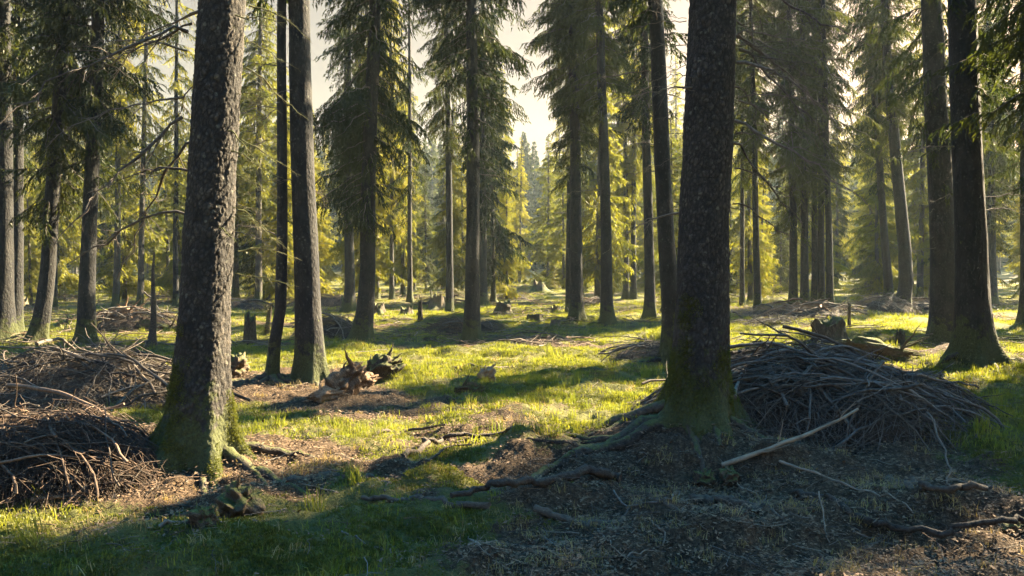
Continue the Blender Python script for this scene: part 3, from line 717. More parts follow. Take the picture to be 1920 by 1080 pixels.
G_DRY = [tuft('dry_tuft', 18, .06, .07, .004, GRASS_DRY, 320 + q, 1.1) for q in range(2)]
G_MOSS = [tuft('moss_tuft', 50, .06, .014, .0055, MOSS, 330 + q, .6) for q in range(4)]
srng = np.random.default_rng(42)
def fan(n, r0, r1, p=1.0, a=.66):
    """points on the ground in front of the camera, denser near it"""
    u = srng.random(n); e = 2 - p
    r = (r0 ** e + u * (r1 ** e - r0 ** e)) ** (1 / e)
    th = srng.uniform(-a, a, n); return r * np.sin(th), r * np.cos(th), r
def put(name, n, r0, r1, p, protos, keep, smin=.7, smax=1.3, grow=0., zoff=0.):
    x, y, r = fan(n, r0, r1, p); k = srng.random(n) < keep(x, y); x, y, r = x[k], y[k], r[k]
    z = H(x, y) + zoff
    n = len(x); rot = np.stack([srng.normal(0, .12, n), srng.normal(0, .12, n), srng.uniform(0, 2 * PI, n)], -1)
    return scatter(name, np.stack([x, y, z], -1), rot, srng.uniform(smin, smax, n) * (1 + grow * r), protos, srng.integers(0, len(protos), n))
def patch(x, y, s, f): return np.clip(.5 + 1.6 * noise2(x * f, y * f, s), 0, 1)
put('short_grass', 120000, 2.6, 34, 1.25, G_SHORT, lambda x, y: np.clip(1.25 - 2.1 * soil(x, y), 0, 1) * (.1 + .9 * patch(x, y, 31, 1.3)) * np.clip((y - 5.6) / 4, .05, 1), .5, 1.5, .02)
put('grass', 7000, 2.8, 30, 1.1, G_TALL, lambda x, y: np.clip(1.1 - 1.8 * soil(x, y), 0, 1) * patch(x, y, 32, 1.4) ** 4 * np.clip((y - 3) / 3, .3, 1), .4, 1.3)
put('moss', 130000, 2.4, 22, 1.4, G_MOSS, lambda x, y: np.clip(1.5 - 2.2 * soil(x, y), 0, 1) * (.10 + .9 * patch(x, y, 36, 2.2)), .6, 1.3, .03)
put('dry_grass', 9000, 2.6, 40, 1.1, G_DRY, lambda x, y: .05 + .7 * patch(x, y, 33, 1.1) ** 2, .5, 1.2, .02)
put('far_grass', 26000, 24, 90, .9, G_SHORT + G_MOSS, lambda x, y: .4 + .6 * patch(x, y, 34, .3), 2.0, 4.0, 0)
# fallen twigs and bark flakes
def flake_mesh(seed):
    rng = np.random.default_rng(seed); mb = MB()
    for q in range(10):
        p = rng.uniform(-.08, .08, 3); p[2] = .004 + .01 * rng.random(); l = rng.uniform(.005, .015); a = rng.uniform(0, 6); u = np.array([math.cos(a), math.sin(a), rng.normal(0, .3)]); v = np.array([-math.sin(a), math.cos(a), rng.normal(0, .3)]) * .45
        mb.add(np.stack([p - u * l, p + v * l, p + u * l, p - v * l]), [[0, 1, 2, 3]])
    return proto(mb.mesh('flake', [FLAKE], smooth=False))
def twig_mesh(seed, mat, L=.22, th=.0028):
    rng = np.random.default_rng(seed); mb = MB()
    t = np.linspace(0, 1, 6); P = np.stack([(t - .5) * L, 0 * t, .01 + 0 * t], -1) + np.cumsum(rng.normal(0, .045, (6, 3)), 0) * L * np.array([.3, 1, .35])
    add_tube(mb, P, th * (1 - .6 * t), 4)
    for q in range(3):
        i = rng.integers(1, 5); d = unit(np.array([.7, rng.choice([-1, 1]) * .8, rng.uniform(-.05, .4)])); s = np.linspace(0, 1, 3)
        add_tube(mb, P[i] + d * (s * L * rng.uniform(.12, .35))[:, None], th * .55 * (1 - .5 * s), 3)
    return proto(mb.mesh('twig', [mat]))
FL = [flake_mesh(400 + q) for q in range(4)]
TW = [twig_mesh(410 + q, (STICK_GREY, STICK_BROWN, DEADWOOD, STICK_DARK, STICK_PALE, DEADWOOD, STICK_BROWN, STICK_DARK)[q % 8], .2, .0024) for q in range(8)]
put('needle_litter', 26000, 2.4, 14, 1.3, FL, lambda x, y: np.clip(soil(x, y) * 1.6 - .3, 0.04, 1), .6, 1.5)
put('twig_litter', 10000, 2.4, 22, 1.1, TW, lambda x, y: np.clip(soil(x, y) * 1.2 - .1, .12, 1), .4, 1.6)
put('far_twig_litter', 11000, 17, 60, 1.0, TW, lambda x, y: patch(x, y, 35, .35) ** 2, 1.5, 6.0)

# ------------------------------------------------------------------ sticks, piles
def stick_mesh(seed, L, th, arc=0., wob=.02, twigs=3, mat=STICK_GREY, n=6, k=12, tl=.25):
    rng = np.random.default_rng(seed); mb = MB()
    t = np.linspace(-.5, .5, k)
    P = np.stack([t * L, 0 * t, -arc * L * (2 * t) ** 2], -1) + np.cumsum(rng.normal(0, wob, (k, 3)), 0) * L * .5
    add_tube(mb, P, th * (1 - .55 * (t + .5)) * (1 + rng.uniform(-.12, .12, k)), n)
    for q in range(twigs):
        i = rng.integers(2, k - 1); d = unit(np.array([rng.uniform(.3, 1), rng.choice([-1, 1]) * rng.uniform(.3, .9), rng.uniform(-.2, .6)])); s = np.linspace(0, 1, 5)
        Q = P[i] + d * (s * L * tl * rng.uniform(.4, 1.2))[:, None] + np.cumsum(rng.normal(0, .03, (5, 3)), 0) * L * .25; Q[0] = P[i]
        add_tube(mb, Q, th * .5 * (1 - .65 * s), 4)
    return mb.mesh('stick', [mat])
def brush_pile(px, py, ra, rd, hh, label, n, seed, mats, rot=0., th=.011, nst=1400, flat_dir=None, depth=None, lens=(.9, 2.2), cat='brush pile'):
    rng = np.random.default_rng(seed); rnd = random.Random(seed)
    g = ground_at(px, py) if depth is None else Vector(((px - 960) / FPX * depth, depth, 0))
    g.z = Hf(g.x, g.y) - .12
    t = thing('brush_pile', label, cat, g, (0, 0, rot))
    def dome(u, v):
        q = np.clip(1 - (u / ra) ** 2 - (v / rd) ** 2 + .22 * noise2(np.asarray(u) * 2.2, np.asarray(v) * 2.2, seed + 3), 0, 1); return hh * q ** .7 * (1 + .14 * noise2(np.asarray(u) * 3.7, np.asarray(v) * 3.7, seed + 4))
    # matted core of needles and earth
    aa, bb = np.meshgrid(np.linspace(0, 2 * PI, 48, endpoint=False), np.linspace(0, 1, 16), indexing='ij')
    U = ra * .86 * bb * np.cos(aa); W = rd * .86 * bb * np.sin(aa); Z = dome(U / .86, W / .86) * .80 - .05 + .05 * noise2(U * 6, W * 6, seed)
    mb = MB(); i = np.arange(48)[:, None] * 16; i2 = ((np.arange(48) + 1) % 48)[:, None] * 16; j = np.arange(15)[None]
    mb.add(np.stack([U, W, Z], -1).reshape(-1, 3), np.stack([i + j, i + j + 1, i2 + j + 1, i2 + j], -1).reshape(-1, 4))
    obj('mound', mb.mesh('mound', [MATCORE]), t)
    # tangle of thin twigs, past counting
    mb = MB(); s = np.linspace(-.5, .5, 5)
    for q in range(nst):
        a = rng.uniform(0, 2 * PI); b = rng.random() ** .55
        u, v = ra * b * math.cos(a), rd * b * math.sin(a); L = rng.uniform(.18, .75); da = rng.normal(0, .7) if rng.random() < .6 else rng.uniform(0, PI)
        pu = u + L * s * math.cos(da); pv = v + L * s * math.sin(da)
        z = dome(pu, pv) * rng.uniform(.78, 1.04) + rng.normal(0, .02) + rng.normal(0, .10) * L * s * 2
        P = np.stack([pu, pv, z], -1) + np.cumsum(rng.normal(0, .012, (5, 3)), 0)
        V_, F_ = tube(P, rng.uniform(.002, .0045) * (1 - .8 * (s + .5)), 3); mb.add(V_, F_, rng.integers(len(mats)))
    st = obj('twig_tangle', mb.mesh('twig_tangle', mats), t); st['kind'] = 'stuff'
    # branches one can pick out
    S = [stick_mesh(seed * 7 + q, 1.0, th * rnd.uniform(.3, 1.45), arc=.05 + .045 * (q % 4), wob=.022, twigs=rnd.randrange(1, 5), mat=mats[q % len(mats)]) for q in range(16)]
    for q in range(n):
        a = rnd.uniform(0, 2 * PI); b = rnd.random() ** .6 * .92
        u, v = ra * b * math.cos(a), rd * b * math.sin(a); da = rnd.gauss(0, .5) if rnd.random() < .75 else rnd.uniform(0, PI)
        if rnd.random() < .5: da += PI
        L = rnd.uniform(*lens) * (1 - .35 * b)
        e = .25
        z = float(dome(u, v)); z1 = float(dome(u + e * math.cos(da), v + e * math.sin(da))); z0 = float(dome(u - e * math.cos(da), v - e * math.sin(da)))
        pit = math.atan2(z1 - z0, 2 * e) * .8
        obj('branch', S[rnd.randrange(16)], t, (u, v, z * rnd.uniform(.92, 1.04) + .02), (rnd.uniform(-.7, .7), -pit + rnd.gauss(0, .10) * (3 if rnd.random() < .12 else 1), da), L)
    return t
MATCORE = mat_simple('matted_needles', (.012, .009, .007), (.06, .042, .028), 40, None, 1.0, .04)
brush_pile(1510, 785, 1.85, 1.1, .74, 'big domed pile of grey sticks behind the right foreground trunk', 240, 1, [STICK_GREY, STICK_DARK, STICK_GREY, DEADWOOD], th=.0115, nst=3600, lens=(.6, 1.8))
brush_pile(80, 880, 1.05, .65, .50, 'pile of reddish brown sticks at the left edge, half lit by the sun', 110, 2, [STICK_BROWN, STICK_DARK, STICK_BROWN], th=.009, nst=2800, lens=(.3, 1.2))
brush_pile(140, 745, 1.75, 1.1, .62, 'dark shaded pile of sticks behind the reddish one', 120, 3, [DEADWOOD, STICK_DARK], th=.010, nst=2400)
brush_pile(870, 618, 1.25, .7, .36, 'low brown brush heap behind the central trunk', 40, 4, [STICK_BROWN, STICK_GREY], nst=900)
brush_pile(622, 628, .85, .6, .50, 'grey heap of sticks between the thick trunk and the dark-skirted spruce', 45, 5, [STICK_GREY, DEADWOOD], nst=700)
brush_pile(1500, 590, 2.6, 1.2, .45, 'wide low brush heap at the foot of the spruce cluster', 50, 6, [STICK_BROWN, STICK_GREY], nst=900, th=.016)
brush_pile(1440, 608, 1.1, .6, .25, 'flat scatter of grey sticks left of the mossy hollow stump', 40, 7, [STICK_GREY], nst=400)
brush_pile(1660, 583, 1.2, .8, .6, 'dark brush heap below the curved trunk', 35, 8, [DEADWOOD, STICK_GREY], nst=600)
brush_pile(255, 615, 1.5, .9, .55, 'brush heap with pale wood behind the left dark pile', 45, 9, [STICK_GREY, STICK_BROWN], nst=700)
brush_pile(1215, 655, .7, .5, .25, 'twiggy heap on the mossy bank beside the leaning spruce', 20, 10, [STICK_GREY], nst=350)
brush_pile(1010, 640, 1.2, .4, .12, 'thin layer of sticks lying right of the central trunk', 30, 11, [STICK_BROWN, STICK_GREY], nst=300)
brush_pile(600, 572, 1.8, 1.0, .55, 'reddish brush heap beyond the thick trunk', 25, 12, [STICK_BROWN], nst=700)
for q, (px, py) in enumerate(((120, 565), (310, 560), (450, 575), (520, 560), (820, 572), (960, 560), (1110, 570), (1290, 570), (1340, 562), (1730, 575))):
    brush_pile(px, py, 1.3, .7, .4, ('low brush heap at the far left by the thin spruces', 'low brush heap left of the big left trunk in the distance', 'brush heap just right of the big left trunk',
               'distant brush heap behind the slim bent trunk', 'heap of debris below the straight thin bare trunk', 'far brush heap in the middle of the clearing', 'brush heap between the two trunks right of the gap',
               'brush heap hidden behind the leaning spruce', 'brush heap right of the right foreground trunk', 'brush heap left of the two thick dark trunks')[q], 12, 20 + q, [STICK_BROWN, STICK_GREY], nst=260, th=.018)

def lay(name, pts, r0, r1, mat, label, cat='branch', seed=0, n=7, wob=.012, twigs=0, lift=None, k=18, follow=True):
    """a stick or root given by pixels of the photograph; each point may carry a height above ground"""
    rng = np.random.default_rng(seed + 5000)
    W = []
    for p in pts:
        g = ground_at(p[0], p[1]); g.z += (p[2] if len(p) > 2 else 0); W.append(g)
    W = np.array([tuple(q) for q in W]); seg = np.concatenate([[0], np.cumsum(np.linalg.norm(np.diff(W, axis=0), axis=1))]); L = seg[-1]
    t = np.linspace(0, L, k); P = np.stack([np.interp(t, seg, W[:, c]) for c in range(3)], -1)
    for _ in range(2): P[1:-1] = .25 * P[:-2] + .5 * P[1:-1] + .25 * P[2:]
    P = P + np.cumsum(rng.normal(0, wob, P.shape), 0) * np.array([1, 1, .4]) * min(L, 1.5) * .6
    if follow:
        P[:, 2] = np.maximum(P[:, 2], H(P[:, 0], P[:, 1]) + r0 * (-.25 if 'root' in name else .6))
    R = np.linspace(r0, r1, k) * (1 + rng.uniform(-.14, .14, k) * (1.5 if 'root' in name else 1))
    o0 = P[0].copy(); P = P - o0
    mb = MB(); add_tube(mb, P, R, n)
    s = np.linspace(0, 1, 5)
    for q in range(twigs):
        i = rng.integers(3, k - 1); T = unit(P[i] - P[i - 1]); d = unit(T * .7 + rng.normal(0, .5, 3) * np.array([1, 1, .5]) + np.array([0, 0, .2]))
        Q = P[i] + d * (s * L * rng.uniform(.08, .25))[:, None] + np.cumsum(rng.normal(0, .02, (5, 3)), 0) * .4; Q[0] = P[i]
        add_tube(mb, Q, R[i] * .45 * (1 - .6 * s), 4)
    return tag(obj(name, mb.mesh(name, [mat]), None, o0), label, cat)
B = 'fallen_branch'
lay(B, [(1350, 880, .02), (1440, 858, .08), (1530, 855, .22), (1605, 862, .42)], .021, .011, STICK_POLE, 'long straight pale-brown stick leaning against the big brush pile', seed=1, wob=.009, twigs=3)
lay(B, [(20, 800, .40), (110, 830, .48), (200, 850, .38), (280, 850, .1)], .024, .010, STICK_BROWN, 'thick curved branch arching over the reddish brush pile', seed=2, wob=.008)
lay(B, [(165, 905, .32), (230, 905, .25), (320, 892, .02)], .016, .007, STICK_GREY, 'dark stick reaching from the reddish pile to the foot of the left trunk', seed=3)
lay(B, [(298, 995), (350, 985), (422, 982)], .013, .008, STICK_PALE, 'short pale stick on the moss below the left trunk', seed=4, wob=.005)
lay(B, [(1460, 872, .03), (1520, 888), (1590, 915), (1700, 972)], .011, .005, STICK_PALE, 'thin pale twig curving over the litter below the long stick', seed=5, wob=.008)
lay(B, [(1735, 840, .3), (1765, 890, .12), (1790, 945, .0)], .010, .005, STICK_DARK, 'grey stick sliding off the right end of the big brush pile', seed=6)
lay(B, [(1222, 980), (1250, 1000), (1246, 1028)], .008, .005, STICK_PALE, 'small forked twig on the needle litter at the bottom right of centre', seed=7, twigs=3, wob=.01)
lay(B, [(1120, 995), (1150, 1030), (1180, 1062)], .007, .003, STICK_PALE, 'thin crooked twig near the bottom edge', seed=8, twigs=2)
lay(B, [(1175, 1050), (1230, 1036)], .006, .003, STICK_PALE, 'short straight twig crossing the crooked one at the bottom edge', seed=9)
lay(B, [(1535, 960, .12), (1545, 985, .08), (1558, 1025, .0)], .005, .003, STICK_PALE, 'thin pale twig standing upright in the dark litter', seed=10)
lay(B, [(1150, 925), (1180, 958), (1260, 955), (1275, 925)], .008, .004, STICK_GREY, 'hooped twig lying in a curl on the brown litter', seed=11, wob=.004)
lay(B, [(0, 860, .3), (15, 900, .2), (40, 935, .02)], .014, .008, STICK_BROWN, 'curved brown branch hanging down at the very left edge', seed=12)
lay(B, [(60, 945, .03), (110, 938, .02), (150, 940, 0)], .018, .012, ROTTEN, 'broken orange piece of wood at the foot of the reddish pile', seed=13)
lay(B, [(640, 665), (720, 660)], .01, .006, STICK_GREY, 'grey twig lying in the grass right of the thick trunk', seed=14)
lay(B, [(850, 690), (900, 690), (965, 688)], .012, .006, STICK_PALE, 'pale stick lying across the grass ridge in the middle', seed=15, twigs=4)
lay(B, [(1010, 650), (1070, 640), (1130, 636)], .016, .008, STICK_GREY, 'grey stick in the shade between the central trunk and the right ones', seed=16, twigs=4)
lay(B, [(1840, 985), (1900, 1000)], .009, .005, STICK_PALE, 'pale stick in the dark at the right edge', seed=17)
lay(B, [(705, 815), (760, 808), (835, 800)], .018, .01, ROOTBARK, 'dark stick lying along the ridge left of the grassy hummock', seed=18)
lay(B, [(800, 870), (850, 845), (890, 842)], .012, .008, ROOTBARK, 'short dark stick between the two root ridges in the middle', seed=19)
for q, (px, py, x2, y2, lb) in enumerate(((500, 868, 560, 850, 'small twig right of the left trunk foot'), (560, 905, 640, 925, 'thin twig in the shaded moss in front of the lit ridge'), (1020, 1010, 1075, 1045, 'bent twig at the bottom centre'),
        (880, 1010, 960, 1035, 'pale stick on the moss at the bottom centre'), (640, 1000, 720, 1040, 'grey twig in the dark moss at the bottom left'), (1380, 905, 1420, 935, 'stick below the end of the long pale one'),
        (1600, 1000, 1690, 1025, 'faint twig in the dark litter at the bottom right'), (1490, 640, 1400, 646, 'stick on the sunny grass left of the hollow stump'), (470, 680, 440, 690, 'twig in the dark hollow right of the left trunk'))):
    lay(B, [(px, py), ((px + x2) / 2, (py + y2) / 2 + 3), (x2, y2)], .007, .004, (STICK_GREY, STICK_PALE)[q % 2], lb, seed=30 + q, twigs=2)

# surface roots, part of the two big trees where they leave their feet; the others run free across the floor
Rt = 'surface_root'
roots = [([(560, 905), (640, 890), (720, 895), (800, 915)], .028, .014, 'low root arching through the shaded moss right of the left trunk'),
         ([(1000, 960), (1090, 985), (1160, 975), (1240, 990)], .03, .015, 'dark root winding across the litter at the bottom centre'),
         ([(1300, 930), (1380, 950), (1470, 990), (1560, 1040)], .035, .015, 'root running to the bottom edge below the right foreground trunk'),
         ([(1150, 905), (1080, 905), (1000, 935), (905, 975)], .036, .02, 'dark humped root crossing the floor in the lower middle'),
         ([(920, 950), (820, 945), (710, 950)], .028, .016, 'dark root along the shaded moss in the lower middle'),
         ([(1480, 930), (1600, 960), (1720, 985), (1900, 975)], .026, .016, 'dark root ridge across the lower right'),
         ([(760, 860), (850, 836), (935, 822), (965, 815)], .025, .015, 'root lifting out of the moss left of the grassy hummock'),
         ([(1680, 900), (1760, 930), (1850, 935)], .03, .02, 'dark root in the shade right of the big brush pile')]
def tree_roots(t, r, spec, seed, mat=None):
    bpy.context.view_layer.update()
    inv = t.matrix_world.inverted(); rng = np.random.default_rng(seed); o = t.location
    for a, L, th in spec:
        k = 26; u = np.linspace(0, 1, k); ang = a + np.cumsum(rng.normal(0, .16, k)) * np.linspace(.2, 1, k)
        dx = np.cumsum(np.cos(ang)) * L / k; dy = np.cumsum(np.sin(ang)) * L / k
        X = o.x + dx; Y = o.y + dy; Rr = th * (1 - .75 * u) * (1 + .18 * noise2(u * 9, u * 0 + seed + a, 3)) + .004
        Z = H(X, Y) + Rr * (.15 - .8 * u + .55 * noise2(u * 4, u * 0 + a * 7, seed)) + th * 1.6 * np.exp(-u * L / (r * .9))
        P = np.stack([X, Y, Z], -1); mb = MB(); V_, F_ = tube(P, Rr, 10)
        nn = noise3(V_[:, 0] * 22, V_[:, 1] * 22, V_[:, 2] * 22, seed)[:, None] * .010
        c = np.repeat(P, 10, 0); V_ = V_ + unit(V_ - c) * nn
        M = np.array(inv); V_ = V_ @ M[:3, :3].T + M[:3, 3]
        mb.add(V_, F_)
        if L > 1 and True:
            m_ = 9; i0 = int(k * rng.uniform(.3, .55)); a2 = ang[i0] + rng.choice([-1, 1]) * rng.uniform(.5, .9); w = np.linspace(0, 1, m_)
            X2 = X[i0] + np.cos(a2) * w * L * .45; Y2 = Y[i0] + np.sin(a2) * w * L * .45
            P2 = np.stack([X2, Y2, H(X2, Y2) - .01 * w], -1); V2, F2 = tube(P2, Rr[i0] * .65 * (1 - .7 * w), 8); mb.add(V2 @ M[:3, :3].T + M[:3, 3], F2)
        obj('root', mb.mesh('root', [mat or ROOT_MOSSY]), t)
ROOT_MOSSY = mat_simple('mossy_root', (.016, .013, .010), (.075, .06, .045), 30, None, 1.0, .02, moss=.02)
tree_roots(T1, .26, [(-.35, 1.3, .062), (-1.05, .8, .05), (-1.8, .6, .05), (-2.5, .8, .06), (3.0, 1.2, .065), (.4, .9, .055)], 3)
tree_roots(T2, .28, [(-.5, .9, .06), (-1.25, .6, .055), (-1.9, .8, .06), (-2.5, 1.6, .075), (-2.85, 2.3, .08), (3.1, 1.6, .06), (.2, .8, .055)], 4)
for t_ in [o for o in list(C.objects) if o.type == 'EMPTY' and o.get('category') == 'spruce tree' and 9 < o.location.y < 25 and abs(o.location.x / o.location.y) < .68 and 'group' not in o.keys()]:
    a0 = t_.location.x * 3; rr0 = _mr.uniform(.9, 1.1)
    tree_roots(t_, .2, [(-.2 + a0 % .3, .8 * rr0, .055), (-1.1, .7, .05), (-2.0, .7, .05), (-2.9, .9 * rr0, .055)], int(t_.location.y * 10))

for q, (pts, a, b, lb) in enumerate(roots): lay(Rt, pts, a, b, ROOTBARK, lb, 'root', seed=60 + q, n=9, wob=.035, k=34)

def moss_on(t, seed, n=2600, hmax=.9):
    tr = [c for c in t.children if c.name.startswith('trunk')][0].data
    k = len(tr.vertices); co = np.zeros(k * 3, np.float32); tr.vertices.foreach_get('co', co); co = co.reshape(-1, 3); no = np.zeros(k * 3, np.float32); tr.vertices.foreach_get('normal', no); no = no.reshape(-1, 3)
    m = noise3(co[:, 0] * 6, co[:, 1] * 6, co[:, 2] * 4, seed) + .5 * noise3(co[:, 0] * 15, co[:, 1] * 15, co[:, 2] * 12, seed + 1) - (co[:, 2] / hmax) * 1.1 + .35 > 0
    idx = np.nonzero(m & (co[:, 2] > -.1) & (co[:, 2] < 2.2))[0]; idx = srng.choice(idx, min(n, len(idx)), replace=False)
    rots = [Vector(no[q]).to_track_quat('Z', 'Y').to_euler() for q in idx]
    o = scatter('moss', co[idx], np.array([tuple(r) for r in rots]), srng.uniform(.45, 1.0, len(idx)), G_MOSS, srng.integers(0, 4, len(idx)))
    o.parent = t
moss_on(T1, 1, 2200, .7); moss_on(T2, 5, 3000, 1.0)

# ------------------------------------------------------------------ stumps and rotten wood
def stump(px, py, w, h, label, seed, mat=STUMPWOOD, jag=.25, flare=1.0, hollow=False, tilt=0., cat='stump', depth=None, name='tree_stump'):
    rng = np.random.default_rng(seed + 7000); g = ground_at(px, py); D = g.y; r = w * D / FPX / 2; hh = h * D / FPX
    n = 40; zs = np.linspace(-.12, hh, 22); TH, Z = np.meshgrid(np.arange(n) * 2 * PI / n, zs); c, s = np.cos(TH), np.sin(TH)
    lob = sum(rng.uniform(.5, 1.3) * np.exp(-(((TH - 2 * PI * q / 5 - rng.normal(0, .3) + PI) % (2 * PI) - PI) / .35) ** 2) for q in range(5))
    R = r * (1 + .1 * noise3(c * 2, s * 2, Z * 3 / max(hh, .2), seed) + .09 * noise3(c * 7, s * 7, Z * 2, seed + 1)) + flare * r * (.25 + .75 * lob) * np.exp(-(Z + .05) / (.28 * hh + .04))
    topj = hh * jag * (noise3(np.cos(TH[0]) * 2.2, np.sin(TH[0]) * 2.2, 0 * TH[0], seed + 3) + .6 * noise3(np.cos(TH[0]) * 6, np.sin(TH[0]) * 6, 0 * TH[0], seed + 4))
    Z = Z + topj[None, :] * np.clip(Z / hh, 0, 1) ** 3
    V = np.stack([R * c, R * s, Z], -1).reshape(-1, 3)
    i = np.arange(21)[:, None] * n; j = np.arange(n)[None]; j2 = (j + 1) % n
    mb = MB(); mb.add(V, np.stack([i + j, i + j2, i + n + j2, i + n + j], -1).reshape(-1, 4))
    ri = []; tops = V[-n:]
    for f, dz in ((.8, -.02), (.55, -.10 if hollow else -.04), (.25, -.45 if hollow else -.02)):
        q = tops.copy(); q[:, :2] *= f; q[:, 2] = tops[:, 2] * (1 if f > .7 else .5) + (0 if f > .7 else .5) * tops[:, 2].mean() + dz * (1 if not hollow else hh / .5) + rng.normal(0, .01, n); ri.append(q)
    VV = np.concatenate([tops] + ri + [np.array([[0, 0, ri[-1][:, 2].mean()]])])
    i = np.arange(3)[:, None] * n
    mb.add(VV, np.stack([i + j, i + j2, i + n + j2, i + n + j], -1).reshape(-1, 4)); mb.n -= len(VV); mb.v.pop()
    mb.add(VV, np.array([[3 * n + q, 3 * n + (q + 1) % n, 4 * n] for q in range(n)]))
    return tag(obj(name, mb.mesh(name, [mat]), None, g, (0, tilt, 0)), label, cat)
def lump(px, py, L, hgt, label, seed, mat, yaw=0., pitch=0., spikes=3, cat='rotten wood', name='rotten_wood', dz=.0):
    """broken piece of stump: a torn fibrous chunk with splinters"""
    rng = np.random.default_rng(seed + 8000); g = ground_at(px, py); D = g.y; l = L * D / FPX; h = hgt * D / FPX
    n, m = 44, 34; TH, PH = np.meshgrid(np.arange(n) * 2 * PI / n, np.linspace(.02, PI - .02, m), indexing='ij')
    x = np.cos(PH); yy = np.sin(PH) * np.cos(TH); z = np.sin(PH) * np.sin(TH)
    k = 1 + .55 * noise3(x * 2.0, yy * 2.2, z * 2.2, seed) + .40 * noise3(x * 1.8, yy * 6, z * 6, seed + 1) + .18 * noise3(x * 3, yy * 14, z * 14, seed + 2)
    jagg = 1 + .85 * np.abs(x) ** 2 * noise3(x * .5, yy * 7, z * 7, seed + 5)
    V = np.stack([x * l * .5 * jagg, yy * h * .55 * k, z * h * .6 * k], -1).reshape(-1, 3)
    i = np.arange(n)[:, None] * m; i2 = ((np.arange(n) + 1) % n)[:, None] * m; j = np.arange(m - 1)[None]
    mb = MB(); mb.add(V, np.stack([i + j, i + j + 1, i2 + j + 1, i2 + j], -1).reshape(-1, 4))
    s = np.linspace(0, 1, 6)
    for q in range(spikes):
        p = np.array([rng.uniform(-.3, .45) * l, rng.uniform(-.2, .2) * h, .2 * h]); d = unit(np.array([rng.uniform(.1, 1.2), rng.normal(0, .4), rng.uniform(.2, 1)]))
        add_tube(mb, p + d * (s * l * rng.uniform(.35, .75))[:, None] + np.cumsum(rng.normal(0, .012, (6, 3)), 0), h * .13 * (1 - .9 * s), 5)
    g.z += h * .32 + dz
    return tag(obj(name, mb.mesh(name, [mat]), None, g, (0, -pitch, yaw)), label, cat)
lump(645, 738, 78, 48, 'orange rotten stump fragment lit by the sun beside the thick trunk', 1, ROTTEN, .3, .75, 3)
lump(612, 750, 60, 22, 'flat splintered slab of rotten wood below the orange fragment', 2, ROTTEN, .1, .15, 2)
lump(718, 706, 62, 36, 'dark torn root chunk with a pointed splinter right of the orange fragment', 3, ROTTEN_DARK, .2, .35, 6)
lump(682, 722, 50, 20, 'low rotten piece joining the orange fragment and the dark chunk', 4, ROTTEN, .6, .1, 2)
lump(450, 968, 60, 62, 'dark mossy lump of rotten stump in the lower left', 5, ROTTEN_DARK, .9, .9, 1)
lump(382, 985, 46, 34, 'small dark torn stub left of the mossy lump', 6, ROTTEN_DARK, .5, .9, 4)
lump(912, 712, 30, 24, 'small reddish rotten stub on the grass ridge', 7, ROTTEN, .3, .6, 5)
lump(880, 735, 46, 18, 'crumbled brown wood on the slope of the hummock', 8, ROTTEN_DARK, .3, .1, 2)
lump(445, 700, 46, 36, 'dark round log end right of the left trunk', 9, ROTTEN_DARK, 1.2, .1, 0)
lump(1635, 664, 120, 26, 'mossy fallen log trailing right from the hollow stump', 10, STUMPWOOD, -.2, -.12, 3)
lump(806, 640, 22, 10, 'little bark-covered chunk on the lawn left of the central trunk', 11, ROTTEN_DARK, .2, 0, 2)
lump(1320, 912, 34, 28, 'small dark lump at the foot of the right foreground trunk', 12, ROTTEN_DARK, .2, .9, 1)
lump(1365, 912, 34, 30, 'second small dark lump at the foot of the right foreground trunk', 13, ROTTEN_DARK, 1.0, 1.0, 1)
lump(1895, 1000, 40, 16, 'pale weathered wood chip heap by the right edge', 14, STUMPWOOD, .2, .1, 1)
lump(238, 612, 90, 30, 'big pale root plate lying in the left middle distance', 15, ROTTEN, -.2, -.2, 4)
lump(290, 620, 70, 16, 'fallen grey log behind the left dark pile', 16, STUMPWOOD, .1, -.1, 1)
S = stump
S(1556, 650, 58, 50, 'hollow mossy stump with a dark opening behind the big brush pile', 1, STUMPWOOD, .16, 1.0, True, -.1)
S(1592, 614, 6, 42, 'thin upright snag beside the hollow stump', 2, ROTTEN_DARK, .3, .4)
S(1688, 652, 16, 26, 'tiny pointed stub left of the two thick dark trunks', 3, ROTTEN_DARK, .5, .5)
S(469, 645, 20, 52, 'short weathered stump in the grass left of the slim bent trunk', 4, STUMPWOOD, .25, .6)
S(500, 625, 8, 46, 'thin leaning stub right of the short weathered stump', 5, ROTTEN_DARK, .3, .5, tilt=.15)
S(762, 590, 20, 17, 'small pale stump in the sun left of the thin post', 6, STUMPWOOD, .5, 1.2)
S(788, 600, 7, 36, 'thin dark post-like snag in the sunny clearing', 7, ROTTEN_DARK, .3, 1.0)
S(943, 588, 26, 22, 'broad cut stump right of the central trunk in the distance', 8, STUMPWOOD, .2, 1.2)
S(1040, 586, 12, 10, 'tiny dark stump left of the mossy-footed spruce', 9, ROTTEN_DARK, .5, 1.)
S(820, 580, 26, 20, 'jagged stump with roots left of the straight thin bare trunk', 10, STUMPWOOD, .6, 1.3)
S(1744, 572, 6, 30, 'thin snag left of the two thick dark trunks', 11, ROTTEN_DARK, .3, .5)
S(136, 605, 18, 12, 'low stump between the curved-footed and the straight dark spruce', 12, STUMPWOOD, .4, 1.2)
S(708, 588, 22, 16, 'low stump behind the dark-skirted spruce', 13, STUMPWOOD, .5, 1.2)
S(1012, 545, 24, 14, 'far stump in the central gap', 14, STUMPWOOD, .5, 1.2)
S(650, 575, 20, 14, 'far stump behind the half hidden trunk', 15, STUMPWOOD, .5, 1.2)
S(1800, 575, 16, 16, 'far stump between the right dark trunks', 16, STUMPWOOD, .5, 1.2)
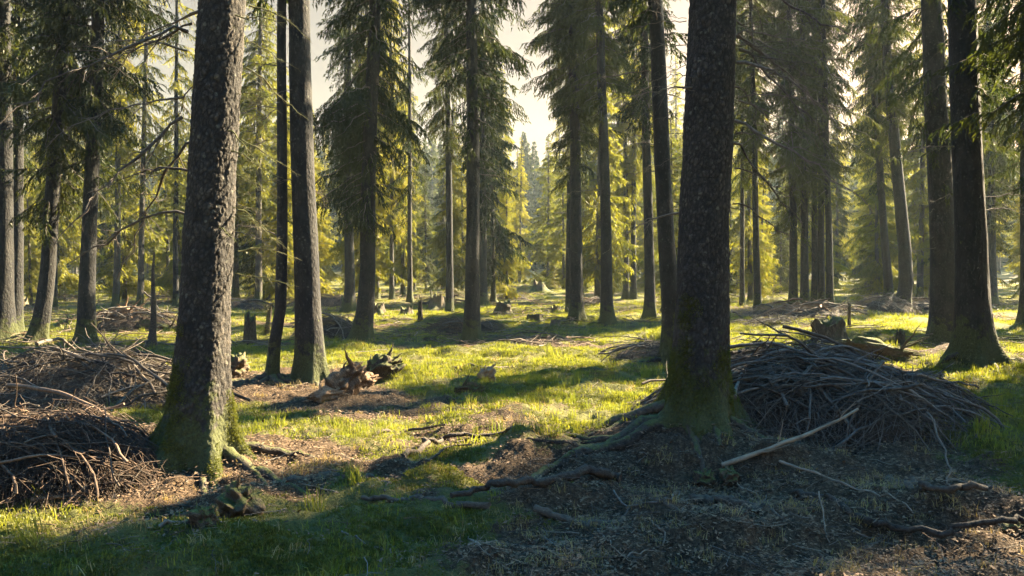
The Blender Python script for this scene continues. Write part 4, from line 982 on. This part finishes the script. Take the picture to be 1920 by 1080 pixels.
S(1250, 585, 18, 12, 'low stump behind the leaning spruce', 17, STUMPWOOD, .5, 1.2)
S(40, 575, 18, 14, 'low stump at the far left', 18, STUMPWOOD, .5, 1.2)
S(560, 585, 16, 14, 'low stump behind the thick trunk', 19, STUMPWOOD, .5, 1.2)
S(292, 600, 10, 14, 'pale cut stub left of the big left trunk', 20, STUMPWOOD, .3, .8)
SR = random.Random(17); SL = []
for q in range(24):
    px = SR.uniform(20, 1900); py = SR.uniform(556, 612)
    if 330 < px < 440 or 1225 < px < 1385: continue
    w_ = SR.uniform(8, 20) * (py - 505) / 80
    SL.append((px, S(px, py, w_, w_ * SR.uniform(.3, .75), 'small ragged stump', 40 + q, SR.choice([STUMPWOOD, ROTTEN_DARK, STUMPWOOD]), SR.uniform(.15, .4), 1.6)))
place_labels(SL, 'small ragged stump')
# leaning dead snag left of the big trunk
g = ground_at(284, 650)
t = thing('dead_snag', 'thin dead leaning snag with a broken top left of the big left trunk', 'dead tree', g, (0, .045, 0))
mb = MB(); kz = np.linspace(-.1, 1.95, 16); P = np.stack([.02 * np.sin(kz * 3), 0 * kz, kz], -1); add_tube(mb, P, .075 * (1 - .75 * np.clip(kz / 1.95, 0, 1)) + .06 * np.exp(-np.maximum(kz, 0) / .15), 10)
obj('trunk', mb.mesh('trunk', [DEADWOOD]), t)
for q in range(7): obj('dead_branch', DBT[q % 3], t, (0, 0, .7 + .17 * q), (0, .2, q * 2.3), .3)

# ------------------------------------------------------------------ distant wood on the rise, reads as one mass
def far_spruce_mesh(seed):
    rng = np.random.default_rng(seed); mb = MB(); n = 520
    z = 16 * rng.random(n) ** 1.25 + .6; R = 2.2 * (1 - z / 17) ** .8 + .1; a = rng.uniform(0, 2 * PI, n); l = R * rng.uniform(.6, 1.15, n)
    d = np.stack([np.cos(a), np.sin(a), 0 * a - .45], -1); p0 = np.stack([0 * z, 0 * z, z], -1) + d * (l * .2)[:, None]; p1 = p0 + d * l[:, None]
    sd = np.stack([-np.sin(a), np.cos(a), rng.normal(0, .5, n)], -1) * (.16 + .10 * l)[:, None]
    V = np.stack([p0, (p0 + p1) / 2 + sd, p1, (p0 + p1) / 2 - sd + np.array([0, 0, -.25])], 1).reshape(-1, 3); mb.add(V, np.arange(len(V)).reshape(-1, 4))
    Vt, Ft = tube([[0, 0, -.5], [0, 0, 16.5]], [.2, .03], 6); mb.add(Vt, Ft, 1)
    return proto(mb.mesh('far_spruce', [NEEDLE, BARK_FAR], smooth=False))
FS = [far_spruce_mesh(500 + q) for q in range(4)]
n = 1500; y = srng.uniform(118, 235, n); x = srng.uniform(-.8, .8, n) * y
scatter('distant_wood', np.stack([x, y, H(x, y)], -1), np.stack([0 * x, 0 * x, srng.uniform(0, 6, n)], -1), srng.uniform(.8, 1.35, n), FS, srng.integers(0, 4, n))

# ------------------------------------------------------------------ haze
if HAZE > 0:
    m, nt, out = newmat('morning_haze')
    pv = N(nt, 'ShaderNodeVolumePrincipled'); pv.inputs['Density'].default_value = HAZE; pv.inputs['Color'].default_value = (.72, .86, .88, 1); pv.inputs['Anisotropy'].default_value = .25
    nt.links.new(pv.outputs[0], out.inputs['Volume'])
    X0 = 262; mbx = MB(); vs = [(-X0, -X0, -2.5), (X0, -X0, -2.5), (X0, X0, -2.5), (-X0, X0, -2.5), (-X0, -X0, 48), (X0, -X0, 48), (X0, X0, 48), (-X0, X0, 48)]
    mbx.add(vs, [[0, 3, 2, 1], [4, 5, 6, 7], [0, 1, 5, 4], [1, 2, 6, 5], [2, 3, 7, 6], [3, 0, 4, 7]])
    hz = obj('haze', mbx.mesh('haze', [m], smooth=False)); hz['kind'] = 'stuff'

#print('TRIS', {k: len(v.polygons) for k, v in CROWN.items()})
